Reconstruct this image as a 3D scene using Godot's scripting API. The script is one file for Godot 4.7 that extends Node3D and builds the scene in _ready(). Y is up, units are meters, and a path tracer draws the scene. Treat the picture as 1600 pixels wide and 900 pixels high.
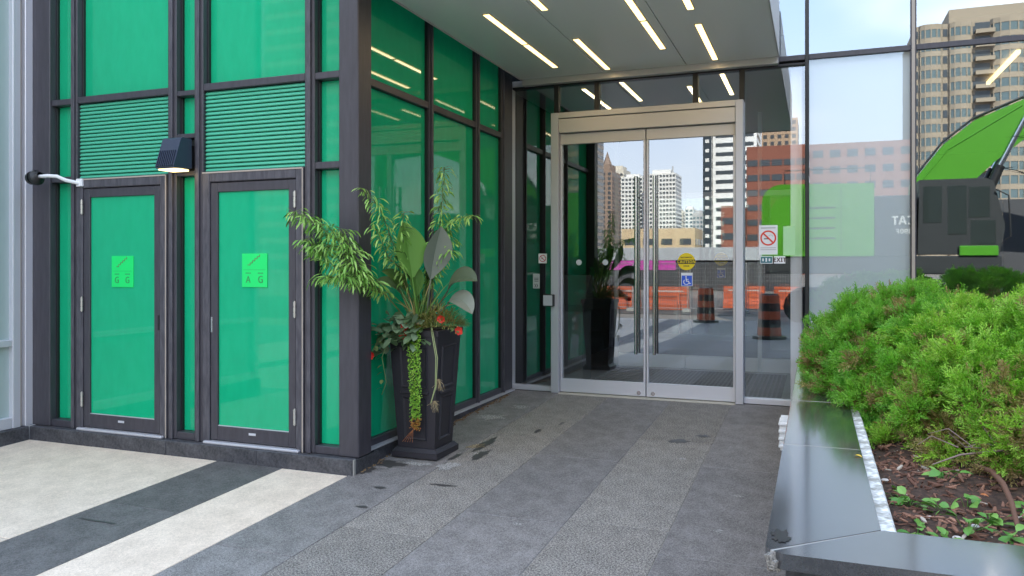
extends Node3D

# Entrance of a glazed tower beside a green glass stair enclosure, in open shade.
# x runs right along the facades, -z runs into the entrance, y = 0 is the door sill. Metres.
const ZF := -8.8      # entrance glazing
const ZG := -5.2      # face of the green enclosure's frames
const XS := -3.42     # side glazing of the green enclosure
const SLOPE := 0.033

var rng := RandomNumberGenerator.new()
var top_names := {}
var M := {}
var box_cache := {}

# ------------------------------------------------------------------ mesh builder
class MB:
	var v := PackedVector3Array()
	var n := PackedVector3Array()
	var c := PackedColorArray()
	var col := Color(1, 1, 1)
	var colored := false
	func tri(a: Vector3, b: Vector3, d: Vector3) -> void:
		var nn := (d - a).cross(b - a).normalized()
		v.append(a); v.append(b); v.append(d)
		n.append(nn); n.append(nn); n.append(nn)
		if colored:
			c.append(col); c.append(col); c.append(col)
	func trin(a: Vector3, b: Vector3, d: Vector3, na: Vector3, nb: Vector3, nd: Vector3) -> void:
		v.append(a); v.append(b); v.append(d)
		n.append(na); n.append(nb); n.append(nd)
		if colored:
			c.append(col); c.append(col); c.append(col)
	func quad(a: Vector3, b: Vector3, d: Vector3, e: Vector3) -> void:
		tri(a, b, d); tri(a, d, e)
	func box(at: Vector3, s: Vector3, bs := Basis()) -> void:
		cbox(at, s, 0.0, bs)
	func cbox(at: Vector3, s: Vector3, bev: float, bs := Basis()) -> void:
		var h := s * 0.5
		for ax in 3:
			for sg in [-1.0, 1.0]:
				var u := (ax + 1) % 3
				var w := (ax + 2) % 3
				var p := []
				for k in [[-1, -1], [1, -1], [1, 1], [-1, 1]]:
					var q := Vector3()
					q[ax] = sg * h[ax]
					q[u] = k[0] * (h[u] - bev)
					q[w] = k[1] * (h[w] - bev)
					p.append(at + bs * q)
				if sg > 0: quad(p[3], p[2], p[1], p[0])
				else: quad(p[0], p[1], p[2], p[3])
		if bev <= 0.0: return
		for ax in 3:
			var u := (ax + 1) % 3
			var w := (ax + 2) % 3
			for su in [-1.0, 1.0]:
				for sw in [-1.0, 1.0]:
					var p := []
					for k in [-1.0, 1.0]:
						for side in 2:
							var q := Vector3()
							q[ax] = k * (h[ax] - bev)
							q[u] = su * (h[u] if side == 0 else h[u] - bev)
							q[w] = sw * (h[w] if side == 1 else h[w] - bev)
							p.append(at + bs * q)
					if su * sw > 0: quad(p[0], p[2], p[3], p[1])
					else: quad(p[1], p[3], p[2], p[0])
		for sx in [-1.0, 1.0]:
			for sy in [-1.0, 1.0]:
				for sz in [-1.0, 1.0]:
					var a := at + bs * Vector3(sx * h.x, sy * (h.y - bev), sz * (h.z - bev))
					var b := at + bs * Vector3(sx * (h.x - bev), sy * h.y, sz * (h.z - bev))
					var d := at + bs * Vector3(sx * (h.x - bev), sy * (h.y - bev), sz * h.z)
					if sx * sy * sz > 0: tri(d, b, a)
					else: tri(a, b, d)
	func tube(pts: Array, radii: Array, seg := 8, caps := true) -> void:
		var rings := []
		var norms := []
		var side := Vector3.ZERO
		for i in pts.size():
			var d: Vector3 = (pts[mini(i + 1, pts.size() - 1)] - pts[maxi(i - 1, 0)]).normalized()
			if side == Vector3.ZERO:
				side = d.cross(Vector3.UP if absf(d.y) < 0.9 else Vector3.RIGHT).normalized()
			side = (side - d * side.dot(d)).normalized()
			var up := side.cross(d)
			var ring := []
			var nr := []
			for k in seg:
				var a := TAU * k / seg
				var o := side * cos(a) + up * sin(a)
				ring.append(pts[i] + o * radii[mini(i, radii.size() - 1)])
				nr.append(o)
			rings.append(ring); norms.append(nr)
		for i in pts.size() - 1:
			for k in seg:
				var j := (k + 1) % seg
				trin(rings[i][k], rings[i + 1][j], rings[i + 1][k], norms[i][k], norms[i + 1][j], norms[i + 1][k])
				trin(rings[i][k], rings[i][j], rings[i + 1][j], norms[i][k], norms[i][j], norms[i + 1][j])
		if caps:
			for k in range(1, seg - 1):
				tri(rings[0][0], rings[0][k], rings[0][k + 1])
				tri(rings[-1][0], rings[-1][k + 1], rings[-1][k])
	func lathe(at: Vector3, prof: Array, seg := 20) -> void:   # prof: [radius, height]
		for i in prof.size() - 1:
			var d := Vector2(prof[i + 1][0] - prof[i][0], prof[i + 1][1] - prof[i][1])
			for k in seg:
				var a := TAU * k / seg
				var b := TAU * (k + 1) / seg
				var ca := Vector3(cos(a), 0, sin(a))
				var cb := Vector3(cos(b), 0, sin(b))
				var na := (ca * d.y - Vector3.UP * d.x).normalized()
				var nb := (cb * d.y - Vector3.UP * d.x).normalized()
				var p0: Vector3 = at + ca * prof[i][0] + Vector3.UP * prof[i][1]
				var p1: Vector3 = at + ca * prof[i + 1][0] + Vector3.UP * prof[i + 1][1]
				var q0: Vector3 = at + cb * prof[i][0] + Vector3.UP * prof[i][1]
				var q1: Vector3 = at + cb * prof[i + 1][0] + Vector3.UP * prof[i + 1][1]
				trin(p0, q1, p1, na, nb, na)
				trin(p0, q0, q1, na, nb, nb)
	func prism(poly: PackedVector2Array, z0: float, z1: float, xf := Transform3D()) -> void:
		var idx := Geometry2D.triangulate_polygon(poly)
		for i in range(0, idx.size(), 3):
			var a := poly[idx[i]]
			var b := poly[idx[i + 1]]
			var d := poly[idx[i + 2]]
			tri(xf * Vector3(a.x, a.y, z1), xf * Vector3(b.x, b.y, z1), xf * Vector3(d.x, d.y, z1))
			tri(xf * Vector3(a.x, a.y, z0), xf * Vector3(d.x, d.y, z0), xf * Vector3(b.x, b.y, z0))
		for i in poly.size():
			var a := poly[i]
			var b := poly[(i + 1) % poly.size()]
			quad(xf * Vector3(a.x, a.y, z0), xf * Vector3(b.x, b.y, z0), xf * Vector3(b.x, b.y, z1), xf * Vector3(a.x, a.y, z1))
	func leaf(base: Vector3, dir: Vector3, face: Vector3, length: float, width: float, droop: float, fold := 0.15, steps := 4, shape := 0.45) -> void:
		# a blade that follows dir, bends by droop and is widest at the share `shape` of its length
		var d := dir.normalized()
		var s := d.cross(face).normalized()
		if s.length() < 0.5: s = d.cross(Vector3.RIGHT).normalized()
		var p := base
		var prev := []
		for i in steps + 1:
			var t := float(i) / steps
			var w := width * 0.5 * pow(sin(PI * pow(clampf(t, 0.0, 1.0), log(0.5) / log(shape))), 0.8)
			if i == 0: w = width * 0.06
			var up := s.cross(d).normalized()
			var cur := [p - s * w + up * w * fold, p, p + s * w + up * w * fold]
			if prev.size():
				for k in 2:
					quad(prev[k], cur[k], cur[k + 1], prev[k + 1])
			prev = cur
			d = (d + Vector3.DOWN * droop / steps).normalized()
			s = (s - d * s.dot(d)).normalized()
			p += d * length / steps
	func mesh() -> ArrayMesh:
		var a := []
		a.resize(Mesh.ARRAY_MAX)
		a[Mesh.ARRAY_VERTEX] = v
		a[Mesh.ARRAY_NORMAL] = n
		if colored: a[Mesh.ARRAY_COLOR] = c
		var m := ArrayMesh.new()
		m.add_surface_from_arrays(Mesh.PRIMITIVE_TRIANGLES, a)
		return m

# ------------------------------------------------------------------ scene helpers
func numbered(called: String) -> String:
	var k: int = top_names.get(called, 0)
	top_names[called] = k + 1
	return called if k == 0 else "%s_%03d" % [called, k]

func thing(called: String, label: String, category: String, at := Vector3.ZERO, group := "") -> Node3D:
	var o := Node3D.new()
	o.name = numbered(called)
	add_child(o)
	o.position = at
	o.set_meta("label", label)
	o.set_meta("category", category)
	if group: o.set_meta("group", group)
	return o

func struct(called: String) -> Node3D:
	var o := Node3D.new()
	o.name = numbered(called)
	add_child(o)
	o.set_meta("kind", "structure")
	return o

func part(parent: Node, called: String, mesh: Mesh, m: Material, at := Vector3.ZERO, turn := Basis()) -> MeshInstance3D:
	var o := MeshInstance3D.new()
	var key := "count_" + called
	var k: int = part_counts.get([parent, called], 0)
	part_counts[[parent, called]] = k + 1
	o.name = called if k == 0 else "%s_%03d" % [called, k]
	o.mesh = mesh
	o.material_override = m
	o.transform = Transform3D(turn, at)
	o.cast_shadow = GeometryInstance3D.SHADOW_CASTING_SETTING_ON
	parent.add_child(o)
	return o
var part_counts := {}

func bm(s: Vector3, bev := 0.004) -> ArrayMesh:
	var key := "%.3f %.3f %.3f %.4f" % [s.x, s.y, s.z, bev]
	if not box_cache.has(key):
		var b := MB.new()
		b.cbox(Vector3.ZERO, s, minf(bev, minf(s.x, minf(s.y, s.z)) * 0.3))
		box_cache[key] = b.mesh()
	return box_cache[key]

# a box given by its corners, in the parent's axes
func slab(parent: Node, called: String, a: Vector3, b: Vector3, m: Material, bev := 0.004) -> MeshInstance3D:
	return part(parent, called, bm((b - a).abs(), bev), m, (a + b) * 0.5)

func lettering(parent: Node, called: String, text: String, size: float, m: Material, at: Vector3, turn := Basis(), bold := true, depth := 0.002) -> MeshInstance3D:
	var f := SystemFont.new()
	f.font_names = PackedStringArray(["Droid Sans"])
	f.font_weight = 700 if bold else 400
	var t := TextMesh.new()
	t.text = text
	t.font = f
	t.font_size = 64
	t.pixel_size = size / 46.0      # capital height = size
	t.depth = depth
	t.curve_step = 2.0
	return part(parent, called, t, m, at, turn)

func ground_y(z: float) -> float:
	return -SLOPE * (minf(z, 2.0) - ZF)

# ------------------------------------------------------------------ materials
func mat(lin: Color, rough := 0.6, metal := 0.0, spec := 0.5) -> StandardMaterial3D:
	var m := StandardMaterial3D.new()
	m.albedo_color = lin.linear_to_srgb()
	m.roughness = rough
	m.metallic = metal
	m.metallic_specular = spec
	return m

func noise(seed_: int, freq: float, oct := 4, kind := FastNoiseLite.TYPE_SIMPLEX_SMOOTH) -> FastNoiseLite:
	var f := FastNoiseLite.new()
	f.seed = seed_
	f.noise_type = kind
	f.frequency = freq
	f.fractal_octaves = oct
	return f

# grey bytes of a seamless noise picture
func grey(size: int, seed_: int, freq: float, oct := 4, kind := FastNoiseLite.TYPE_SIMPLEX_SMOOTH) -> PackedByteArray:
	var im := noise(seed_, freq, oct, kind).get_seamless_image(size, size)
	im.convert(Image.FORMAT_L8)
	return im.get_data()

# tones: list of [bytes, weight]; the sum moves the colour between dark and light
func tex(size: int, dark: Color, light: Color, layers: Array, contrast := 1.0) -> ImageTexture:
	var d := PackedByteArray()
	d.resize(size * size * 3)
	var total := 0.0
	for l in layers: total += l[1]
	var lut := []
	for i in 256:
		var t := clampf((i / 255.0 - 0.5) * contrast + 0.5, 0.0, 1.0)
		var cc := dark.lerp(light, t).linear_to_srgb()
		lut.append([int(cc.r * 255), int(cc.g * 255), int(cc.b * 255)])
	for i in size * size:
		var s := 0.0
		for l in layers: s += l[0][i] * l[1]
		var q: Array = lut[clampi(int(s / total), 0, 255)]
		d[i * 3] = q[0]; d[i * 3 + 1] = q[1]; d[i * 3 + 2] = q[2]
	return ImageTexture.create_from_image(Image.create_from_data(size, size, false, Image.FORMAT_RGB8, d))

func grey_tex(size: int, bytes: PackedByteArray) -> ImageTexture:
	return ImageTexture.create_from_image(Image.create_from_data(size, size, false, Image.FORMAT_L8, bytes))

func textured(t: Texture2D, scale: Vector3, rough := 0.8, spec := 0.5, bump: Texture2D = null, bump_cm := 0.1, offset := Vector3.ZERO) -> StandardMaterial3D:
	var m := StandardMaterial3D.new()
	m.albedo_texture = t
	m.roughness = rough
	m.metallic_specular = spec
	m.uv1_triplanar = true
	m.uv1_world_triplanar = true
	m.uv1_scale = scale
	m.uv1_offset = offset
	if bump:
		m.heightmap_enabled = true
		m.heightmap_texture = bump
		m.heightmap_scale = bump_cm
	return m

func tinted(m: StandardMaterial3D, lin: Color, offset := Vector3.ZERO) -> StandardMaterial3D:
	var k: StandardMaterial3D = m.duplicate()
	k.albedo_color = lin.linear_to_srgb()
	k.uv1_offset = offset
	return k

# coated architectural glass: a share of mirror over clear glass
func coated(share: float, tint := Color(0.93, 0.97, 1.0)) -> StandardMaterial3D:
	var im := Image.create(2, 2, false, Image.FORMAT_RGBA8)
	im.fill(Color.WHITE)
	var m := StandardMaterial3D.new()
	m.albedo_texture = ImageTexture.create_from_image(im)
	m.albedo_color = Color(tint.r, tint.g, tint.b, share)
	m.transparency = BaseMaterial3D.TRANSPARENCY_ALPHA
	m.metallic = 1.0
	m.roughness = 0.0
	return m

func make_materials() -> void:
	var fine := grey(512, 3, 0.2, 2)
	var fine2 := grey(512, 8, 0.09, 3)
	var mid := grey(512, 5, 0.04, 4)
	var broad := grey(512, 11, 0.008, 4)
	var cell := grey(512, 21, 0.12, 1, FastNoiseLite.TYPE_CELLULAR)
	var g_smooth := tex(512, Color(0.075, 0.069, 0.065), Color(0.34, 0.318, 0.305), [[fine, 2.6], [fine2, 1.4], [mid, 0.8], [broad, 0.8]], 2.4)
	var g_dark := tex(512, Color(0.048, 0.044, 0.042), Color(0.19, 0.178, 0.17), [[fine, 2.0], [fine2, 1.4], [mid, 1.0], [broad, 1.0]], 2.2)
	var g_rough := tex(512, Color(0.055, 0.050, 0.046), Color(0.44, 0.405, 0.36), [[fine, 2.8], [fine2, 2.0], [cell, 0.4], [broad, 0.4]], 3.2)
	var conc := tex(512, Color(0.50, 0.405, 0.315), Color(0.84, 0.70, 0.565), [[fine, 2.0], [fine2, 1.2], [mid, 0.9], [broad, 1.2]], 1.9)
	var bump := grey_tex(512, fine2)
	var bump2 := grey_tex(512, fine)
	for k in 3:
		var off := Vector3(0.37 * k, 0.21 * k, 0.53 * k)
		var tone := 0.93 + 0.07 * k
		M["granite%d" % k] = tinted(textured(g_smooth, Vector3.ONE * 1.1, 0.62, 0.45, bump, 0.06), Color(tone, tone, tone), off)
		M["dark%d" % k] = tinted(textured(g_dark, Vector3.ONE * 1.1, 0.62, 0.45, bump, 0.08), Color(tone, tone, tone), off)
		M["rough%d" % k] = tinted(textured(g_rough, Vector3.ONE * 1.3, 0.8, 0.4, bump2, 0.25), Color(tone, tone, tone), off)
		M["concrete%d" % k] = tinted(textured(conc, Vector3.ONE * 0.9, 0.85, 0.4, bump, 0.05), Color(tone, tone, tone * 0.99), off)
	var g_kerb := tex(512, Color(0.02, 0.02, 0.024), Color(0.11, 0.11, 0.12), [[fine, 0.6], [mid, 1.2], [broad, 1.0], [cell, 0.5]], 1.8)
	M.kerb = textured(g_kerb, Vector3.ONE * 1.4, 0.5, 0.5, bump, 0.05)
	var g_cop := tex(512, Color(0.026, 0.026, 0.028), Color(0.062, 0.062, 0.065), [[fine, 1.4], [fine2, 1.0], [mid, 0.8], [broad, 1.0]], 1.7)
	M.coping = textured(g_cop, Vector3.ONE * 1.2, 0.2, 0.7)
	M.coping.clearcoat_enabled = true
	M.coping.clearcoat = 1.0
	M.coping.clearcoat_roughness = 0.1
	M.coping_split = textured(g_rough, Vector3.ONE * 2.0, 0.9, 0.4, bump2, 0.6)
	M.mortar = mat(Color(0.30, 0.29, 0.27), 0.95)
	M.sealant = mat(Color(0.42, 0.36, 0.30), 0.8)
	# weathered dark anodised frames: streaks run down the profiles
	var streak := grey(256, 31, 0.05, 4)
	var streak2 := grey(256, 37, 0.2, 2)
	var anod := tex(256, Color(0.047, 0.043, 0.052), Color(0.062, 0.058, 0.069), [[streak, 1.4], [streak2, 0.5]], 1.8)
	M.frame = textured(anod, Vector3(1.7, 0.22, 1.7), 0.42, 0.5)
	var worn := tex(256, Color(0.052, 0.049, 0.060), Color(0.096, 0.091, 0.104), [[streak, 1.6], [streak2, 0.5]], 1.8)
	M.worn = textured(worn, Vector3(1.9, 0.35, 1.9), 0.5, 0.5)
	M.frame_dark = mat(Color(0.012, 0.012, 0.014), 0.4)
	var gpat := tex(256, Color(0.006, 0.385, 0.178), Color(0.009, 0.425, 0.20), [[streak, 1.0], [streak2, 0.2]], 1.3)
	M.green = textured(gpat, Vector3(0.7, 0.25, 0.7), 0.03, 0.5)
	M.louvre = mat(Color(0.075, 0.44, 0.275), 0.4)
	M.sign_green = mat(Color(0.006, 0.74, 0.155), 0.4)
	M.sign_text = mat(Color(0.045, 0.22, 0.07), 0.5)
	M.alu = mat(Color(0.56, 0.555, 0.585), 0.42, 0.35)
	M.alu_bright = mat(Color(0.66, 0.66, 0.70), 0.38, 0.35)
	M.champagne = mat(Color(0.58, 0.55, 0.525), 0.42, 0.3)
	M.steel = mat(Color(0.62, 0.62, 0.62), 0.22, 1.0)
	M.hinge = mat(Color(0.62, 0.6, 0.55), 0.35, 0.8)
	M.soffit = mat(Color(0.84, 0.815, 0.775), 0.36, 0.0)
	M.white = mat(Color(0.8, 0.8, 0.8), 0.5)
	M.frost = mat(Color(0.52, 0.58, 0.59), 0.5)
	M.frost_left = mat(Color(0.36, 0.44, 0.425), 0.3)
	M.black = mat(Color(0.012, 0.012, 0.013), 0.45)
	M.glass_door = coated(0.29)
	M.glass_wall = coated(0.40, Color(0.90, 0.96, 1.0))
	M.glass_inner = coated(0.10, Color(0.85, 1.0, 0.97))
	M.glass_film = coated(0.20, Color(0.92, 0.97, 1.0))
	M.yellow = mat(Color(0.85, 0.62, 0.0), 0.45)
	M.blue = mat(Color(0.02, 0.10, 0.62), 0.4)
	M.red = mat(Color(0.72, 0.05, 0.02), 0.45)
	M.teal = mat(Color(0.03, 0.16, 0.19), 0.4)
	M.lamp = mat(Color(0.9, 0.85, 0.7), 0.5)
	M.lamp.emission_enabled = true
	M.lamp.emission = Color(1.0, 0.86, 0.58)
	M.lamp.emission_energy_multiplier = 1.0
	M.wall_dark = mat(Color(0.05, 0.052, 0.055), 0.7)
	M.wall_grey = mat(Color(0.16, 0.16, 0.16), 0.8)
	M.floor_in = mat(Color(0.14, 0.14, 0.14), 0.3)
	M.mat_rib = mat(Color(0.055, 0.057, 0.06), 0.8)
	M.pot = mat(Color(0.024, 0.022, 0.028), 0.5)

# ------------------------------------------------------------------ build
func _ready() -> void:
	rng.seed = 20240611
	build_camera_and_light()
	make_materials()
	build_ground()
	build_enclosure()
	build_left_wall()
	build_entrance()
	build_canopy()
	build_raised_bed()
	build_city()
	build_street()
	build_excavator()
	build_signs_and_fittings()
	build_pot()
	build_junipers()
	build_bed_details()

func build_camera_and_light() -> void:
	var cam := Camera3D.new()
	cam.name = "camera"
	cam.near = 0.1
	cam.far = 6000.0
	cam.projection = Camera3D.PROJECTION_FRUSTUM
	cam.size = 2.0 * 0.1 * 450.0 / 1220.0
	cam.frustum_offset = Vector2(0, -37.0 / 1220.0 * 0.1)
	add_child(cam)
	cam.position = Vector3(0, 1.5, 0)
	cam.rotation.y = deg_to_rad(21.2)
	cam.current = true
	var sun := DirectionalLight3D.new()
	sun.name = "sun"
	add_child(sun)
	# the sun stands behind the tower: the forecourt lies in its shade, the city across the street is lit
	sun.look_at_from_position(Vector3(30, 62, -70), Vector3.ZERO)
	sun.light_energy = 1.3
	sun.light_color = Color(1.0, 0.95, 0.87)
	sun.light_angular_distance = 0.5
	sun.shadow_enabled = true
	var env := Environment.new()
	env.background_mode = Environment.BG_SKY
	env.sky = Sky.new()
	env.sky.sky_material = sky_material()
	env.background_energy_multiplier = 1.0
	env.tonemap_mode = Environment.TONE_MAPPER_LINEAR
	env.tonemap_exposure = 3.55
	env.sdfgi_enabled = true
	env.ssao_enabled = true
	env.ssil_enabled = true
	var we := WorldEnvironment.new()
	we.name = "world_environment"
	we.environment = env
	add_child(we)

# pale blue air with thin streaky cloud, whiter toward the horizon
func sky_material() -> PanoramaSkyMaterial:
	var w := 768
	var h := 384
	var f := noise(77, 1.1, 5)
	var f2 := noise(78, 3.4, 4)
	var im := Image.create(w, h, false, Image.FORMAT_RGBF)
	for y in h:
		var el := PI * (0.5 - (y + 0.5) / h)
		var sy := sin(el)
		var low := pow(1.0 - clampf(sy, 0.0, 1.0), 3.0)
		var base := Color(0.31, 0.50, 0.84).lerp(Color(0.99, 0.965, 0.93), low)
		for x in w:
			var az := TAU * (x + 0.5) / w
			var p := Vector3(cos(az) * cos(el), sy * 2.2, sin(az) * cos(el))
			var k := f.get_noise_3dv(p * Vector3(1.0, 1.6, 1.0)) * 0.8 + f2.get_noise_3dv(p) * 0.4
			var cl := smoothstep(-0.16, 0.38, k) * 0.94
			var cc := base.lerp(Color(1.16, 1.09, 1.02), cl)
			if sy < 0.0: cc = Color(0.34, 0.33, 0.32)
			im.set_pixel(x, y, cc)
	var m := PanoramaSkyMaterial.new()
	m.panorama = ImageTexture.create_from_image(im)
	m.energy_multiplier = 1.0
	return m

# ------------------------------------------------------------------ ground
func build_ground() -> void:
	var g := struct("ground")
	var b := MB.new()
	b.quad(Vector3(-1500, -0.52, -900), Vector3(1500, -0.52, -900), Vector3(1500, -0.52, 2500), Vector3(-1500, -0.52, 2500))
	part(g, "ground_sheet", b.mesh(), mat(Color(0.17, 0.145, 0.12), 0.9))
	var pv := struct("pavement")
	# bedding under the slabs shows as the joint lines
	b = MB.new()
	for seg in [[-8.74, 2.0], [2.0, 9.0]]:
		var z0: float = seg[0]
		var z1: float = seg[1]
		var x0 := -16.0
		b.quad(Vector3(x0, ground_y(z0) - 0.005, z0), Vector3(16, ground_y(z0) - 0.005, z0), Vector3(16, ground_y(z1) - 0.005, z1), Vector3(x0, ground_y(z1) - 0.005, z1))
	part(pv, "paving_bed", b.mesh(), M.mortar)
	var tilt := Basis(Vector3.RIGHT, atan(SLOPE))
	# strips that run toward the doors: [x0, x1, kind, z start, z end]
	var strips := [[-6.78, -6.0, "concrete", -5.13, 9.0], [-6.0, -4.60, "concrete", -5.13, 9.0], [-4.60, -3.95, "dark", -5.13, 9.0], [-3.95, -3.34, "concrete", -5.13, 9.0],
		[-3.34, -2.78, "granite", -8.74, 9.0], [-2.78, -2.17, "rough", -8.74, 9.0], [-2.17, -1.47, "granite", -8.74, 9.0], [-1.47, -0.83, "rough", -8.74, 9.0], [-0.83, -0.10, "granite", -8.74, 9.0],
		[-0.10, 0.55, "dark", -2.05, 9.0], [0.55, 2.7, "concrete", -2.05, 9.0], [2.7, 3.35, "dark", -2.05, 9.0], [3.35, 5.5, "concrete", -2.05, 9.0],
		[-9.0, -6.80, "concrete", -1.4, 9.0], [-9.65, -9.0, "dark", -1.4, 9.0], [-12.0, -9.65, "concrete", -1.4, 9.0]]
	var cross_joints := {"concrete": 3.1, "dark": 1.55, "granite": 1.62, "rough": 2.3}
	var n := 0
	for s in strips:
		var z: float = s[3]
		var first := true
		while z < s[4] - 0.05:
			var len: float = cross_joints[s[2]] * rng.randf_range(0.86, 1.12)
			if first: len *= rng.randf_range(0.5, 0.95)
			first = false
			var z1 := minf(z + len, s[4])
			if z < 2.0 and z1 > 2.0: z1 = 2.0
			if s[4] - z1 < 0.4: z1 = s[4]
			var gap := 0.0045 if s[2] != "concrete" else 0.006
			var size := Vector3(snappedf(s[1] - s[0] - gap, 0.001), 0.05, snappedf(z1 - z - gap, 0.01))
			var zc := (z + z1) * 0.5
			var flat := zc > 2.0
			var at := Vector3((s[0] + s[1]) * 0.5, ground_y(zc) - 0.025 + rng.randf_range(-0.0006, 0.0006), zc)
			part(pv, "concrete_slab" if s[2] == "concrete" else "paving_slab", bm(size, 0.0025), M["%s%d" % [s[2], rng.randi() % 3]], at, Basis() if flat else tilt)
			z = z1
			n += 1
	# marks with an outline of their own: damp patches, lime bloom, old gum
	var damp := mat(Color(0.066, 0.062, 0.059), 0.5)
	var lime := textured(tex(256, Color(0.16, 0.155, 0.15), Color(0.50, 0.48, 0.45), [[grey(256, 61, 0.09, 4), 1.0]], 2.6), Vector3.ONE * 2.4, 0.9)
	var rusty := textured(tex(256, Color(0.13, 0.11, 0.085), Color(0.42, 0.33, 0.2), [[grey(256, 62, 0.09, 4), 1.0]], 2.6), Vector3.ONE * 2.4, 0.9)
	for s in [[-2.70, -6.3, 0.055, 0.26, damp, 1], [-2.60, -5.98, 0.05, 0.15, damp, 2], [-2.78, -5.86, 0.03, 0.12, damp, 31], [-3.2, -5.5, 0.16, 0.09, damp, 3], [-3.28, -5.28, 0.07, 0.12, damp, 4],
			[-2.42, -6.9, 0.025, 0.1, damp, 5], [-2.3, -7.25, 0.02, 0.07, damp, 6], [-2.55, -5.15, 0.11, 0.025, damp, 7], [-2.95, -4.95, 0.05, 0.03, damp, 8], [-2.85, -4.55, 0.05, 0.025, damp, 9], [-1.12, -6.95, 0.09, 0.08, damp, 10], [-0.95, -7.2, 0.07, 0.05, damp, 11], [-4.35, -3.75, 0.18, 0.012, damp, 12],
			[-2.72, -5.62, 0.09, 0.12, lime, 13], [-2.98, -5.58, 0.16, 0.05, lime, 14], [-3.05, -7.3, 0.16, 0.14, lime, 15], [-2.95, -7.85, 0.12, 0.1, lime, 16], [-2.75, -6.22, 0.07, 0.1, rusty, 17],
			[-1.0, -6.4, 0.04, 0.03, lime, 18], [-0.5, -5.6, 0.05, 0.02, lime, 19], [-0.55, -4.9, 0.03, 0.03, lime, 20], [-0.62, -6.9, 0.05, 0.015, lime, 21], [-1.75, -4.6, 0.035, 0.02, lime, 22], [-0.45, -4.1, 0.03, 0.015, lime, 23]]:
		part(pv, "stain", blotch(s[2], s[3], s[5]), s[4], Vector3(s[0], ground_y(s[1]) + 0.003, s[1]), tilt)
	# grit and leaf scraps in the corner by the kerb
	b = MB.new()
	b.colored = true
	for i in 260:
		var z := rng.randf_range(-8.4, -5.2)
		var x := -3.325 + absf(rng.randfn(0.0, 0.025))
		if z > -6.2 and z < -5.6 and x > -3.31: continue
		b.col = Color(0.30, 0.2, 0.11).lerp(Color(0.12, 0.08, 0.05), rng.randf())
		b.box(Vector3(x, ground_y(z) + 0.006, z), Vector3(rng.randf_range(0.004, 0.02), rng.randf_range(0.004, 0.012), rng.randf_range(0.004, 0.03)), Basis(Vector3.UP, rng.randf() * 3.0))
	var dm := mat(Color.WHITE, 0.95)
	dm.vertex_color_use_as_albedo = true
	var d := part(self, "leaf_litter", b.mesh(), dm)
	d.set_meta("kind", "stuff")
	d.set_meta("label", "brown grit and leaf scraps along the kerb foot")
	d.set_meta("category", "litter")

func blotch(rx: float, rz: float, seed_: int) -> ArrayMesh:
	var f := noise(seed_ * 13, 1.3, 3)
	var b := MB.new()
	var p := []
	for i in 36:
		var a := TAU * i / 36
		var r := 0.85 + 0.55 * f.get_noise_2d(cos(a) * 0.9 + seed_, sin(a) * 0.9) + 0.35 * f.get_noise_2d(cos(a) * 4.0 + seed_, sin(a) * 4.0)
		p.append(Vector3(cos(a) * rx * r, 0, sin(a) * rz * r))
	for i in 36:
		b.tri(Vector3.ZERO, p[i], p[(i + 1) % 36])
	return b.mesh()

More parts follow.
